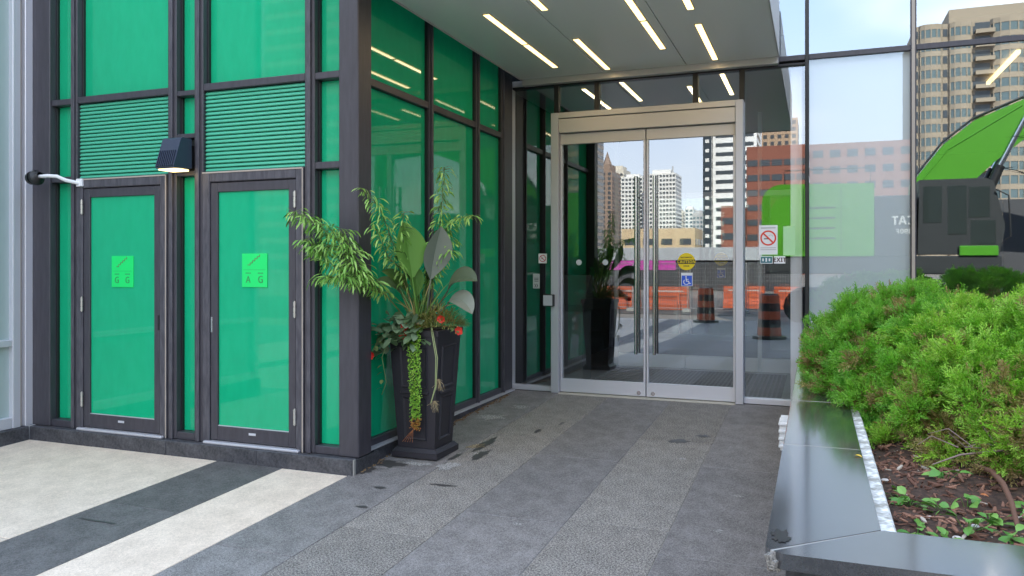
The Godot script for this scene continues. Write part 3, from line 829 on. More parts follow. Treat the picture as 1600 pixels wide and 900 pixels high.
# ------------------------------------------------------------------ raised bed
func build_raised_bed() -> void:
	var r := thing("raised_planter", "raised planter with polished dark granite coping, right foreground", "planter", Vector3.ZERO)
	var yc := 0.755
	var xo := -0.122
	var xi := 0.172
	var zo := -2.125
	var zi := -2.415
	var t := 0.042
	# coping along the left side, cut to a mitre at the front corner
	var cuts := [-8.74, -7.3, -5.75, -4.55, -3.43]
	for i in 4:
		slab(r, "coping_stone", Vector3(xo, yc - t, cuts[i] + 0.002), Vector3(xi, yc - 0.0007 * (i % 2), cuts[i + 1] - 0.002), M.coping, 0.003)
	var b := MB.new()
	var flat := Basis(Vector3(1, 0, 0), Vector3(0, 0, 1), Vector3(0, -1, 0))
	b.prism(PackedVector2Array([Vector2(xo, -3.426), Vector2(xi, -3.426), Vector2(xi, zi), Vector2(xo + 0.012, zo - 0.024), Vector2(xo, zo - 0.045)]), -yc, -yc + t, Transform3D(flat, Vector3.ZERO))
	part(r, "coping_stone", b.mesh(), M.coping)
	b = MB.new()
	b.prism(PackedVector2Array([Vector2(xo + 0.045, zo), Vector2(xo + 0.022, zo - 0.016), Vector2(xi + 0.004, zi + 0.004), Vector2(0.615, zi), Vector2(0.655, zo)]), -yc, -yc + t, Transform3D(flat, Vector3.ZERO))
	part(r, "coping_stone", b.mesh(), M.coping)
	b = MB.new()
	b.prism(PackedVector2Array([Vector2(0.659, zo), Vector2(0.619, zi), Vector2(2.2, zi), Vector2(2.2, zo)]), -yc, -yc + t, Transform3D(flat, Vector3.ZERO))
	part(r, "coping_stone", b.mesh(), M.coping)
	slab(r, "coping_stone", Vector3(2.204, yc - t, zi), Vector3(4.6, yc, zo), M.coping, 0.003)
	# mortar in the mitre and the broken corner
	b = MB.new()
	b.prism(PackedVector2Array([Vector2(xo + 0.012, zo - 0.026), Vector2(xo + 0.026, zo - 0.012), Vector2(xi + 0.003, zi + 0.005), Vector2(xi - 0.001, zi)]), -yc + 0.002, -yc + t, Transform3D(flat, Vector3.ZERO))
	part(r, "mortar_joint", b.mesh(), mat(Color(0.36, 0.34, 0.31), 0.9))
	for z in [-7.3, -5.75, -4.55, -3.428]:
		slab(r, "mortar_joint", Vector3(xo + 0.003, yc - t, z - 0.0025), Vector3(xi - 0.003, yc - 0.0006, z + 0.0025), mat(Color(0.36, 0.34, 0.31), 0.9), 0.0)
	slab(r, "mortar_joint", Vector3(0.616, yc - t, zi + 0.01), Vector3(0.622, yc - 0.0006, zi + 0.02), mat(Color(0.36, 0.34, 0.31), 0.9), 0.0)
	var cr := MB.new()
	for i in 14:
		cr.box(Vector3(xo + 0.012 + rng.randf() * 0.02, yc - 0.018 - rng.randf() * 0.03, zo - 0.012 - rng.randf() * 0.025), Vector3.ONE * rng.randf_range(0.012, 0.026), Basis(Vector3(rng.randf(), rng.randf(), 0.3).normalized(), rng.randf() * 3.0))
	part(r, "broken_corner", cr.mesh(), M.coping_split)
	part(r, "damp_mark", blotch(0.03, 0.055, 44), mat(Color(0.012, 0.012, 0.012), 0.3), Vector3(xo + 0.035, yc + 0.002, zo - 0.13))
	# walls below the coping, inner concrete upstand
	slab(r, "planter_wall", Vector3(xo + 0.05, -0.45, -8.74), Vector3(xi - 0.02, yc - t - 0.001, zo - 0.05), M.kerb, 0.002)
	slab(r, "planter_wall", Vector3(xi - 0.02, -0.45, zi + 0.03), Vector3(4.6, yc - t - 0.001, zo - 0.051), M.kerb, 0.002)
	var up := textured(tex(256, Color(0.36, 0.34, 0.29), Color(0.86, 0.85, 0.80), [[grey(256, 91, 0.03, 3), 1.0], [grey(256, 92, 0.12, 2), 0.6]], 2.6), Vector3.ONE * 1.6, 0.9)
	slab(r, "upstand", Vector3(xi, 0.3, -5.0), Vector3(xi + 0.048, yc - 0.022, zi - 0.004), up, 0.006)
	# soil
	var soil := textured(tex(256, Color(0.02, 0.012, 0.008), Color(0.10, 0.055, 0.035), [[grey(256, 71, 0.06, 4), 1.0], [grey(256, 72, 0.3, 2), 0.8]], 2.0), Vector3.ONE * 1.8, 0.95)
	var sb := MB.new()
	var f := noise(9, 1.4, 3)
	var nx := 44
	var nz := 60
	var hgt := func(x: float, z: float) -> float: return 0.655 + 0.05 * f.get_noise_2d(x * 1.5, z * 1.5) + 0.03 * smoothstep(0.3, 1.4, x)
	for i in nx:
		for j in nz:
			var x0 := 0.16 + i * 0.1
			var z0 := -8.75 + j * 0.1065
			var q := []
			for k in [[0, 0], [1, 0], [1, 1], [0, 1]]:
				var x: float = x0 + k[0] * 0.1
				var z: float = z0 + k[1] * 0.1065
				q.append(Vector3(x, hgt.call(x, z), z))
			sb.quad(q[0], q[1], q[2], q[3])
	part(r, "soil", sb.mesh(), soil)
	# the white plastic grating that pokes out beside the planter
	var g := thing("plastic_grating", "white plastic grating leaning on the planter wall by the doors", "grating", Vector3(-0.19, 0, -5.45))
	var wm := mat(Color(0.82, 0.82, 0.80), 0.5)
	for i in 4:
		slab(g, "bar", Vector3(-0.03, 0.31 + i * 0.048, -0.10), Vector3(0.055, 0.327 + i * 0.048, 0.10), wm, 0.003)
	for k in 4:
		slab(g, "rib", Vector3(-0.022 + 0.001 * k, 0.29, -0.09 + k * 0.055), Vector3(0.050, 0.49, -0.078 + k * 0.055), wm, 0.002)
	slab(g, "foot", Vector3(-0.015, -0.13, -0.07), Vector3(0.04, 0.289, 0.07), M.wall_grey, 0.003)

# ------------------------------------------------------------------ city across the street (mirrored in the glass)
func tower(called: String, label: String, x0: float, x1: float, z: float, top: float, depth: float, wall: Material, glass: Material, floor_h: float, bay: float, wf: Vector2, crown := 0.0) -> Node3D:
	var t := thing(called, label, "building", Vector3((x0 + x1) * 0.5, -0.5, z), "towers across the street")
	var w := x1 - x0
	var h := top + 0.5
	slab(t, "wall", Vector3(-w / 2, 0, 0), Vector3(w / 2, h, depth), wall, 0.0)
	if crown > 0.0:
		slab(t, "crown", Vector3(-w * 0.32, h, depth * 0.15), Vector3(w * 0.30, h + crown, depth * 0.8), wall, 0.0)
	var b := MB.new()
	var nf := int(h / floor_h)
	for k in nf:
		var y := (k + 0.5) * floor_h
		var nb := maxi(1, int(w / bay))
		for i in nb:
			var x := -w / 2 + (i + 0.5) * w / nb
			b.box(Vector3(x, y, -0.03), Vector3(w / nb * wf.x, floor_h * wf.y, 0.1))
		nb = maxi(1, int(depth / bay))
		for i in nb:
			var zz := (i + 0.5) * depth / nb
			for sd in [-1.0, 1.0]:
				b.box(Vector3(sd * (w / 2 + 0.03), y, zz), Vector3(0.1, floor_h * wf.y, depth / nb * wf.x))
	var o := part(t, "windows", b.mesh(), glass)
	o.set_meta("kind", "stuff")
	return t

func build_city() -> void:
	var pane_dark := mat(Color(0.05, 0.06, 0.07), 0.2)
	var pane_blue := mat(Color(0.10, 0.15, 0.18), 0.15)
	var beige := mat(Color(0.55, 0.50, 0.42), 0.8)
	var white := mat(Color(0.68, 0.67, 0.64), 0.8)
	var brown := mat(Color(0.24, 0.17, 0.13), 0.8)
	var tan := mat(Color(0.36, 0.25, 0.17), 0.8)
	var grey_ := mat(Color(0.42, 0.42, 0.42), 0.8)
	var t := tower("construction_tower", "concrete tower under construction with open floors, mirrored in the left door", -120.6, -107, 372, 100, 24, mat(Color(0.34, 0.29, 0.25), 0.9), pane_dark, 3.6, 3.4, Vector2(0.8, 0.5))
	for k in 27:
		slab(t, "floor_slab", Vector3(-8.2, 1.8 + k * 3.6, -1.4), Vector3(7.4, 2.3 + k * 3.6, 0.0), mat(Color(0.5, 0.46, 0.42), 0.9), 0.0)
	var hoist := thing("construction_hoist", "orange hoist mast beside the unfinished tower", "hoist", Vector3(-105.6, -0.5, 371))
	slab(hoist, "mast", Vector3(-0.8, 0, -0.8), Vector3(0.8, 100, 0.8), mat(Color(0.55, 0.22, 0.08), 0.7), 0.0)
	for k in 24:
		slab(hoist, "tie", Vector3(-1.4, 3 + k * 4.0, -0.5), Vector3(1.2, 3.5 + k * 4.0, 0.5), mat(Color(0.5, 0.3, 0.15), 0.7), 0.0)
	t = tower("stepped_tower", "dark brown stepped tower with a pointed roof", -137.7, -126, 492, 64, 24, brown, pane_dark, 3.2, 3.0, Vector2(0.5, 0.6), 5.0)
	var b := MB.new()
	b.lathe(Vector3(0, 69, 10), [[3.5, 0.0], [2.0, 4.0], [0.0, 10.0]], 4)
	part(t, "pointed_roof", b.mesh(), brown)
	tower("beige_tower", "slim beige tower behind the stepped one", -149.1, -139, 582, 76, 24, beige, pane_dark, 3.2, 3.0, Vector2(0.55, 0.55), 3.0)
	tower("apartment_tower", "pale apartment tower with a grid of windows, left of the door joint", -134, -118, 552, 66, 26, white, pane_dark, 3.0, 2.3, Vector2(0.6, 0.55), 2.5)
	t = tower("apartment_tower", "pale apartment tower with a mast, right of the door joint", -112.4, -91.5, 537, 66, 26, white, pane_dark, 3.0, 2.3, Vector2(0.6, 0.55), 3.0)
	b = MB.new()
	b.tube([Vector3(7.5, 67, 6), Vector3(7.5, 72, 6)], [0.6], 6)
	part(t, "mast", b.mesh(), grey_)
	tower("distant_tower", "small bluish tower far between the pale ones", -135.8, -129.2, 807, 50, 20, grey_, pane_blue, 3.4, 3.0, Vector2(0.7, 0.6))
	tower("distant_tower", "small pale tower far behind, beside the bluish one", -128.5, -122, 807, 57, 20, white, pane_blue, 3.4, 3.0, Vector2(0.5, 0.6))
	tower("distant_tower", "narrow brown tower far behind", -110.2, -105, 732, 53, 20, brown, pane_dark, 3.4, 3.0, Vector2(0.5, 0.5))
	tower("office_tower", "dark glass slab beside the banded white tower", -44.2, -40.7, 320, 92, 20, mat(Color(0.03, 0.04, 0.05), 0.2), white, 4.0, 3.6, Vector2(0.45, 0.35))
	t = tower("banded_tower", "white tower with black window bands, mirrored in the right door", -40.6, -22.7, 324, 94, 26, mat(Color(0.75, 0.75, 0.74), 0.7), pane_dark, 3.9, 14.0, Vector2(0.86, 0.42))
	tower("tan_tower", "tan brick tower behind the red brick offices", -23.7, -7.5, 372, 70.4, 26, tan, pane_dark, 3.2, 3.0, Vector2(0.5, 0.55), 3.0)
	tower("bank_building", "long glass office block with pale floor bands, mirrored faintly in the green panels", -280, -66, 150, 72, 40, mat(Color(0.20, 0.205, 0.21), 0.6), mat(Color(0.11, 0.13, 0.14), 0.3), 4.0, 12.0, Vector2(0.98, 0.6))
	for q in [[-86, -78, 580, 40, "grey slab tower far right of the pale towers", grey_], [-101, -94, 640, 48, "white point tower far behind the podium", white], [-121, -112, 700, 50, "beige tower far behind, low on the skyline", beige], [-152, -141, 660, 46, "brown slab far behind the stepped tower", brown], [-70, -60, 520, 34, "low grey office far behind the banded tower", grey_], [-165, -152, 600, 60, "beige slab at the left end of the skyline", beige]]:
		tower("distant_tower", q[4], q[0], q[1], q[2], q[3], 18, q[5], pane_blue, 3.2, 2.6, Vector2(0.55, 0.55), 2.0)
	var brick := mat(Color(0.21, 0.075, 0.05), 0.85)
	var brick2 := mat(Color(0.26, 0.12, 0.09), 0.85)
	tower("brick_office", "lowest step of the red brick offices", -16.5, -12.6, 134, 12.5, 20, brick, pane_dark, 2.9, 2.0, Vector2(0.86, 0.42))
	tower("brick_office", "red brick offices with long window bands, mirrored in the right sidelight", -12.5, -1.2, 142, 24.5, 22, brick, pane_dark, 2.9, 2.0, Vector2(0.86, 0.42))
	tower("brick_office", "broad red brick block mirrored in the white filmed pane", -1.0, 18.0, 150, 25.5, 22, brick2, pane_dark, 3.2, 3.0, Vector2(0.6, 0.45))
	tower("podium_building", "low tan podium below the pale towers", -45, -27, 174, 10.3, 14, mat(Color(0.5, 0.38, 0.24), 0.8), pane_dark, 5.0, 4.0, Vector2(0.6, 0.3))
	# condominium with bowed bays
	var cw := mat(Color(0.29, 0.235, 0.175), 0.85)
	var c := thing("condominium_tower", "big tan condominium tower with bowed glass bays, mirrored at the upper right", "building", Vector3(37, -0.5, 185), "towers across the street")
	slab(c, "wall", Vector3(-15.5, 0, 0), Vector3(22, 57, 26), cw, 0.0)
	slab(c, "penthouse", Vector3(-8, 57, 3), Vector3(12, 61, 20), cw, 0.0)
	var gl := mat(Color(0.10, 0.14, 0.15), 0.12)
	for bay in [-12.2, -6.2, 3.2, 14.0]:
		var bw := 2.4 if bay < 0 else 3.4
		for k in 18:
			var y := 1.2 + k * 3.1
			var g2 := MB.new()
			var sl := MB.new()
			for s in 6:
				var a0 := PI + PI * s / 6.0
				var a1 := PI + PI * (s + 1) / 6.0
				var p0 := Vector3(cos(a0) * bw, 0, sin(a0) * bw * 0.55)
				var p1 := Vector3(cos(a1) * bw, 0, sin(a1) * bw * 0.55)
				g2.quad(p0 * 0.97, p1 * 0.97, p1 * 0.97 + Vector3.UP * 1.9, p0 * 0.97 + Vector3.UP * 1.9)
				sl.quad(p0 * 1.03 + Vector3.UP * 1.9, p1 * 1.03 + Vector3.UP * 1.9, p1 * 1.03 + Vector3.UP * 3.1, p0 * 1.03 + Vector3.UP * 3.1)
				sl.tri(Vector3(0, 1.9, 0), p0 * 1.03 + Vector3.UP * 1.9, p1 * 1.03 + Vector3.UP * 1.9)
				sl.tri(Vector3(0, 3.1, 0), p0 * 1.03 + Vector3.UP * 3.1, p1 * 1.03 + Vector3.UP * 3.1)
			for s in 7:
				var a0 := PI + PI * s / 6.0
				g2.col = Color.WHITE
				sl.box(Vector3(cos(a0) * bw, 0.95, sin(a0) * bw * 0.55), Vector3(0.22, 1.9, 0.22))
			part(c, "bay_window", cached("bay_g%.1f" % bw, g2), gl, Vector3(bay, y, 0))
			part(c, "bay_band", cached("bay_b%.1f" % bw, sl), cw, Vector3(bay, y, 0))
	var extra := MB.new()
	for k in 18:
		for x in [-14.9, -9.2, -3.6, 0.8, 6.4, 10.9, 18.2, 20.4]:
			extra.box(Vector3(x, 2.3 + k * 3.1, -0.03), Vector3(0.9, 1.7, 0.1))
	var ex := part(c, "windows", extra.mesh(), pane_dark)
	ex.set_meta("kind", "stuff")
	for bay in [-1.4, 8.6]:
		for k in 18:
			var y := 1.2 + k * 3.1
			slab(c, "balcony_slab", Vector3(bay - 1.9, y, -1.6), Vector3(bay + 1.9, y + 0.9, 0), cw, 0.0)
			slab(c, "balcony_window", Vector3(bay - 1.8, y + 0.9, -0.1), Vector3(bay + 1.8, y + 2.7, 0.02), pane_dark, 0.0)

var named_meshes := {}
func cached(key: String, b: MB) -> ArrayMesh:
	if not named_meshes.has(key): named_meshes[key] = b.mesh()
	return named_meshes[key]

# ------------------------------------------------------------------ street works behind the camera
func build_street() -> void:
	var gy := -0.37
	var rd := struct("road")
	var b := MB.new()
	b.quad(Vector3(-200, -0.50, 14.0), Vector3(200, -0.50, 14.0), Vector3(200, -0.50, 30), Vector3(-200, -0.50, 30))
	part(rd, "road_surface", b.mesh(), mat(Color(0.075, 0.066, 0.058), 0.9))
	var kb := struct("street_kerb")
	slab(kb, "kerb_line", Vector3(-40, -0.6, 9.0), Vector3(40, gy, 9.3), mat(Color(0.42, 0.41, 0.38), 0.85), 0.01)
	# long low site building and banner, fence panels in front
	var s := thing("site_shed", "long low dark shed roof behind the fence, mirrored across the doors", "building", Vector3(-9, -0.5, 44))
	slab(s, "wall", Vector3(-14, 0, 0), Vector3(8, 2.3, 8), mat(Color(0.025, 0.025, 0.028), 0.6), 0.0)
	slab(s, "roof", Vector3(-14.4, 2.3, -0.4), Vector3(8.4, 3.3, 8.4), mat(Color(0.3, 0.31, 0.33), 0.6), 0.02)
	var bn := thing("banner", "magenta banner tied along the fence", "banner", Vector3(-10.2, 1.15, 31.0))
	slab(bn, "cloth", Vector3(-2.6, 0, 0), Vector3(2.2, 0.55, 0.02), mat(Color(0.45, 0.03, 0.30), 0.7), 0.0)
	slab(bn, "hem", Vector3(-2.6, 0.55, 0), Vector3(2.2, 0.58, 0.025), mat(Color(0.35, 0.02, 0.24), 0.7), 0.0)
	var wire := mat(Color(0.25, 0.25, 0.26), 0.5, 0.4)
	var fp := MB.new()
	for i in 23:
		var x := -1.1 + i * 0.1
		fp.tube([Vector3(x, 0.15, 0), Vector3(x, 2.0, 0)], [0.007], 4, false)
	for i in 12:
		fp.tube([Vector3(-1.1, 0.15 + i * 0.168, 0), Vector3(1.1, 0.15 + i * 0.168, 0)], [0.007], 4, false)
	var fmesh := fp.mesh()
	var fr := MB.new()
	fr.tube([Vector3(-1.14, -0.0, 0), Vector3(-1.14, 2.05, 0), Vector3(1.14, 2.05, 0), Vector3(1.14, 0.0, 0)], [0.022], 6)
	fr.tube([Vector3(-1.14, 0.15, 0), Vector3(1.14, 0.15, 0)], [0.022], 6)
	var frmesh := fr.mesh()
	var spots := ["leftmost", "second", "third", "fourth", "fifth", "sixth", "seventh", "eighth"]
	for i in 8:
		var f := thing("site_fence_panel", "wire mesh site fence panel across the street, %s of the row" % spots[i], "fence", Vector3(-15.5 + i * 2.35, -0.5, 15.6 + 0.1 * (i % 2)), "site fence panels")
		part(f, "mesh_wires", fmesh, wire)
		part(f, "frame", frmesh, wire)
		slab(f, "foot_block", Vector3(-1.4, 0, -0.3), Vector3(-1.1, 0.12, 0.3), mat(Color(0.3, 0.3, 0.29), 0.9), 0.01)
	# orange plastic barriers
	var orange := mat(Color(0.47, 0.085, 0.025), 0.55)
	var br := MB.new()
	br.prism(PackedVector2Array([Vector2(-0.3, 0), Vector2(0.3, 0), Vector2(0.28, 0.22), Vector2(0.12, 0.42), Vector2(0.10, 1.0), Vector2(-0.10, 1.0), Vector2(-0.12, 0.42), Vector2(-0.28, 0.22)]), -0.9, 0.9, Transform3D(Basis(Vector3(0, 0, 1), Vector3.UP, Vector3(1, 0, 0)), Vector3.ZERO))
	var bmesh := br.mesh()
	var bl := [[-10.4, 17.5, "farthest left of the orange barriers"], [-8.2, 17.2, "second orange barrier from the left"], [-6.1, 17.4, "third orange barrier, beside the striped drum"], [-3.0, 19.5, "orange barrier behind the striped drum"], [-0.8, 19.2, "orange barrier mirrored left of the sidelight"], [1.4, 19.4, "orange barrier mirrored in the right sidelight"]]
	for q in bl:
		var o := thing("traffic_barrier", "orange plastic traffic barrier, " + q[2], "barrier", Vector3(q[0], -0.5, q[1]), "orange traffic barriers")
		o.rotation.y = rng.randf_range(-0.12, 0.12)
		part(o, "body", bmesh, orange)
		slab(o, "reflective_strip", Vector3(-0.7, 0.78, -0.108), Vector3(0.7, 0.84, 0.108), mat(Color(0.45, 0.42, 0.4), 0.6), 0.004)
	# striped drums
	for q in [[-3.25, 8.0, "mirrored in the right door"], [-1.06, 2.9, "mirrored in the right sidelight"], [-7.6, 7.5, "mirrored in the green exit door"]]:
		var o := thing("traffic_drum", "orange and black striped traffic drum " + q[2], "drum", Vector3(q[0], ground_y(q[1]), q[1]), "striped traffic drums")
		var d := MB.new()
		d.lathe(Vector3.ZERO, [[0.0, 0.0], [0.40, 0.0], [0.40, 0.07], [0.30, 0.09]], 20)
		part(o, "base", d.mesh(), M.black)
		for k in 5:
			d = MB.new()
			var r0 := 0.285 - k * 0.011
			d.lathe(Vector3(0, 0.09 + k * 0.2, 0), [[r0, 0.0], [r0 - 0.004, 0.19], [r0 - 0.014, 0.2]], 20)
			part(o, "band", d.mesh(), orange if k % 2 == 0 else M.black)
		d = MB.new()
		d.lathe(Vector3(0, 1.09, 0), [[0.22, 0.0], [0.20, 0.03], [0.0, 0.03]], 20)
		part(o, "lid", d.mesh(), M.black)
	# dark hoarding at the right, with a brick stack before it
	var hd := thing("site_hoarding", "dark grey plywood hoarding behind the excavator", "hoarding", Vector3(9, -0.5, 14.5))
	for i in 7:
		slab(hd, "board", Vector3(-4.0 + i * 1.22, 0, 0), Vector3(-2.79 + i * 1.22, 4.3, 0.04), mat(Color(0.05, 0.05, 0.058), 0.6), 0.004)
	var st := thing("brick_stack", "pallet of red bricks beside the excavator", "bricks", Vector3(4.1, -0.5, 7.2))
	slab(st, "pallet", Vector3(-0.6, 0, -0.5), Vector3(0.6, 0.14, 0.5), mat(Color(0.3, 0.2, 0.12), 0.9), 0.01)
	for k in 6:
		for i in 5:
			slab(st, "brick", Vector3(-0.55 + i * 0.222, 0.14 + k * 0.27, -0.48), Vector3(-0.335 + i * 0.222, 0.405 + k * 0.27, 0.48), mat(Color(0.30 + 0.05 * (i % 2), 0.10, 0.06), 0.9), 0.008)
	# a young bare tree right of the frame: its twigs are mirrored in the curtain wall
	var tr := thing("bare_tree", "bare young tree whose twigs are mirrored in the right curtain wall", "tree", Vector3(3.6, 0.6, -3.9))
	var tb := MB.new()
	tb.tube([Vector3(0, 0, 0), Vector3(0.05, 1.2, 0), Vector3(0.0, 2.4, 0.05), Vector3(-0.05, 3.6, 0)], [0.05, 0.042, 0.03, 0.012], 7)
	part(tr, "trunk", tb.mesh(), mat(Color(0.05, 0.04, 0.035), 0.9))
	tb = MB.new()
	for q in [[1.8, -1.0, 0.6, 0.2], [2.3, -0.9, 0.5, -0.3], [2.7, 0.7, 0.5, 0.3], [3.0, -0.5, 0.5, 0.4], [2.0, 0.6, 0.6, -0.4]]:
		var p0 := Vector3(0.02, q[0], 0.03)
		var p3 := p0 + Vector3(q[1], q[2], q[3])
		tb.tube([p0, p0.lerp(p3, 0.4) + Vector3(0, 0.12, 0), p0.lerp(p3, 0.75) + Vector3(0, 0.08, 0), p3], [0.016, 0.011, 0.007, 0.003], 5)
		for k in 3:
			var s0 := p0.lerp(p3, 0.4 + 0.2 * k)
			tb.tube([s0 + Vector3(0, 0.1, 0), s0 + Vector3(q[1] * 0.3, 0.28 - 0.1 * k, 0.12 - 0.1 * k)], [0.005, 0.002], 4)
	part(tr, "branches", tb.mesh(), mat(Color(0.05, 0.04, 0.035), 0.9))

# ------------------------------------------------------------------ excavator
func build_excavator() -> void:
	var lime := mat(Color(0.06, 0.255, 0.012), 0.36)
	var dark := mat(Color(0.022, 0.025, 0.028), 0.45)
	var e := thing("excavator", "large lime green excavator with black cab, mirrored in the curtain wall", "excavator", Vector3(0, -0.40, 0))
	var zn := 8.8     # side nearest the building
	var y := 0.40
	# undercarriage
	for z in [9.0, 11.6]:
		var b := MB.new()
		var pl := PackedVector2Array()
		for k in 9:
			var a := PI / 2 + PI * k / 8
			pl.append(Vector2(-0.4 + cos(a) * 0.55, 0.55 + sin(a) * 0.55))
		for k in 9:
			var a := -PI / 2 + PI * k / 8
			pl.append(Vector2(4.6 + cos(a) * 0.55, 0.55 + sin(a) * 0.55))
		b.prism(pl, z, z + 0.7)
		part(e, "track", b.mesh(), M.black)
	slab(e, "turntable", Vector3(0.8, 0.9, 9.7), Vector3(3.4, 1.5, 11.6), dark, 0.02)
	# house: engine cover with rounded tail, dark side panel, deck
	var b := MB.new()
	var pl := PackedVector2Array([Vector2(-1.6, 1.75 + y)])
	for k in 7:
		var a := PI - PI / 2 * k / 6
		pl.append(Vector2(-1.0 + cos(a) * 0.6, 3.45 + y + sin(a) * 0.6))
	pl.append(Vector2(1.7, 4.0 + y))
	pl.append(Vector2(1.7, 1.75 + y))
	b.prism(pl, zn, zn + 3.0)
	part(e, "engine_cover", b.mesh(), lime)
	for k in 4:
		slab(e, "grille_slot", Vector3(-0.2, 2.3 + y + k * 0.32, zn - 0.012), Vector3(0.6, 2.34 + y + k * 0.32, zn), dark, 0.0)
	slab(e, "side_panel", Vector3(1.7, 1.75 + y, zn + 0.01), Vector3(2.85, 3.6 + y, zn + 2.9), dark, 0.02)
	slab(e, "deck", Vector3(-1.5, 1.5 + y - 0.3, zn + 0.05), Vector3(5.1, 1.75 + y, zn + 2.95), dark, 0.02)
	slab(e, "step_box", Vector3(4.0, 1.75 + y, zn - 0.02), Vector3(5.0, 2.05 + y, zn + 0.3), lime, 0.02)
	var face := Basis(Vector3.UP, PI)
	lettering(e, "lettering", "CAT", 0.26, mat(Color(0.55, 0.55, 0.53)), Vector3(2.50, 2.83 + y, zn - 0.002), face, true, 0.01)
	lettering(e, "lettering", "390F", 0.15, mat(Color(0.5, 0.5, 0.48)), Vector3(2.52, 2.50 + y, zn - 0.002), face, true, 0.01)
	# cab
	var c := Node3D.new()
	c.name = "cab"
	e.add_child(c)
	var cab_poly := PackedVector2Array([Vector2(2.9, 1.8 + y), Vector2(5.05, 1.8 + y), Vector2(5.2, 2.6 + y), Vector2(4.9, 3.95 + y), Vector2(4.7, 4.05 + y), Vector2(2.95, 4.05 + y)])
	b = MB.new()
	b.prism(cab_poly, zn + 0.1, zn + 1.15)
	part(c, "cab_shell", b.mesh(), dark)
	var cg := mat(Color(0.03, 0.038, 0.036), 0.03, 0.0, 0.7)
	for r in [[3.05, 3.55, 2.75, 3.85], [3.7, 4.2, 2.4, 3.85], [4.25, 4.8, 2.9, 3.8], [4.3, 4.95, 2.1, 2.8]]:
		slab(c, "cab_window", Vector3(r[0], r[2] + y, zn + 0.085), Vector3(r[1], r[3] + y, zn + 0.11), cg, 0.004)
	slab(c, "operator_seat", Vector3(3.5, 2.5 + y, zn + 0.3), Vector3(4.0, 3.4 + y, zn + 0.8), mat(Color(0.08, 0.08, 0.08), 0.8), 0.05)
	b = MB.new()
	b.tube([Vector3(5.15, 2.2 + y, zn), Vector3(5.3, 2.3 + y, zn - 0.05), Vector3(5.25, 3.5 + y, zn - 0.05), Vector3(4.95, 3.7 + y, zn)], [0.025], 6)
	part(c, "grab_rail", b.mesh(), M.black)
	# boom: deep box section rising past the cab
	b = MB.new()
	b.prism(PackedVector2Array([Vector2(2.75, 2.9 + y), Vector2(2.85, 4.05 + y), Vector2(3.75, 5.25 + y), Vector2(4.6, 5.95 + y), Vector2(5.9, 6.5 + y), Vector2(7.6, 6.75 + y), Vector2(9.6, 6.2 + y), Vector2(9.4, 5.8 + y), Vector2(7.4, 5.95 + y), Vector2(6.1, 5.45 + y), Vector2(5.2, 4.7 + y), Vector2(4.4, 3.9 + y), Vector2(3.7, 2.9 + y)]), zn + 1.25, zn + 1.95)
	part(e, "boom", b.mesh(), lime)
	for q in [[2.95, 3.9, 3.85, 5.05], [3.9, 5.1, 5.85, 6.32]]:
		b = MB.new()
		b.tube([Vector3(q[0], q[1] + y, zn + 1.235), Vector3(q[2], q[3] + y, zn + 1.235)], [0.022], 5)
		part(e, "weld_seam", b.mesh(), lime)
	b = MB.new()
	b.tube([Vector3(-0.9, 4.0 + y, zn + 0.15), Vector3(-0.9, 4.5 + y, zn + 0.15), Vector3(1.6, 4.5 + y, zn + 0.15), Vector3(1.6, 4.0 + y, zn + 0.15)], [0.02], 6)
	part(e, "handrail", b.mesh(), M.black)
	for x in [-0.35, 0.75]:
		slab(e, "door_gap", Vector3(x, 1.9 + y, zn - 0.006), Vector3(x + 0.02, 3.9 + y, zn), dark, 0.0)
	# pipes along the boom's back
	b = MB.new()
	for k in 2:
		b.tube([Vector3(2.9, 4.2 + y, zn + 1.35 + 0.25 * k), Vector3(3.75, 5.36 + y, zn + 1.35 + 0.25 * k), Vector3(4.6, 6.05 + y, zn + 1.35 + 0.25 * k), Vector3(5.9, 6.6 + y, zn + 1.35 + 0.25 * k), Vector3(7.6, 6.85 + y, zn + 1.35 + 0.25 * k)], [0.035], 6)
	part(e, "hydraulic_pipe", b.mesh(), dark)
	for dz in [1.1, 2.1]:
		b = MB.new()
		b.tube([Vector3(4.4, 2.4 + y, zn + dz), Vector3(5.25, 4.5 + y, zn + dz)], [0.14], 10)
		part(e, "cylinder", b.mesh(), M.black)
		b = MB.new()
		b.tube([Vector3(5.25, 4.5 + y, zn + dz), Vector3(5.95, 6.0 + y, zn + dz)], [0.075], 10)
		part(e, "piston_rod", b.mesh(), M.steel)
	b = MB.new()
	b.prism(PackedVector2Array([Vector2(9.2, 6.3 + y), Vector2(9.9, 6.1 + y), Vector2(9.9, 2.2 + y), Vector2(9.5, 2.0 + y)]), zn + 1.35, zn + 1.85)
	part(e, "dipper_arm", b.mesh(), lime)
	b = MB.new()
	b.prism(PackedVector2Array([Vector2(9.4, 2.2 + y), Vector2(10.1, 2.2 + y), Vector2(10.3, 1.2 + y), Vector2(9.6, 0.4 + y), Vector2(8.6, 0.5 + y), Vector2(9.3, 1.2 + y)]), zn + 0.9, zn + 2.3)
	part(e, "bucket", b.mesh(), dark)

# ------------------------------------------------------------------ flat shapes for stickers
func disc(r: float, seg := 32) -> PackedVector2Array:
	var p := PackedVector2Array()
	for i in seg: p.append(Vector2(cos(TAU * i / seg), sin(TAU * i / seg)) * r)
	return p

func plate(parent: Node, called: String, poly: PackedVector2Array, m: Material, at: Vector3, t := 0.001) -> MeshInstance3D:
	var b := MB.new()
	b.prism(poly, 0.0, t)
	return part(parent, called, b.mesh(), m, at)

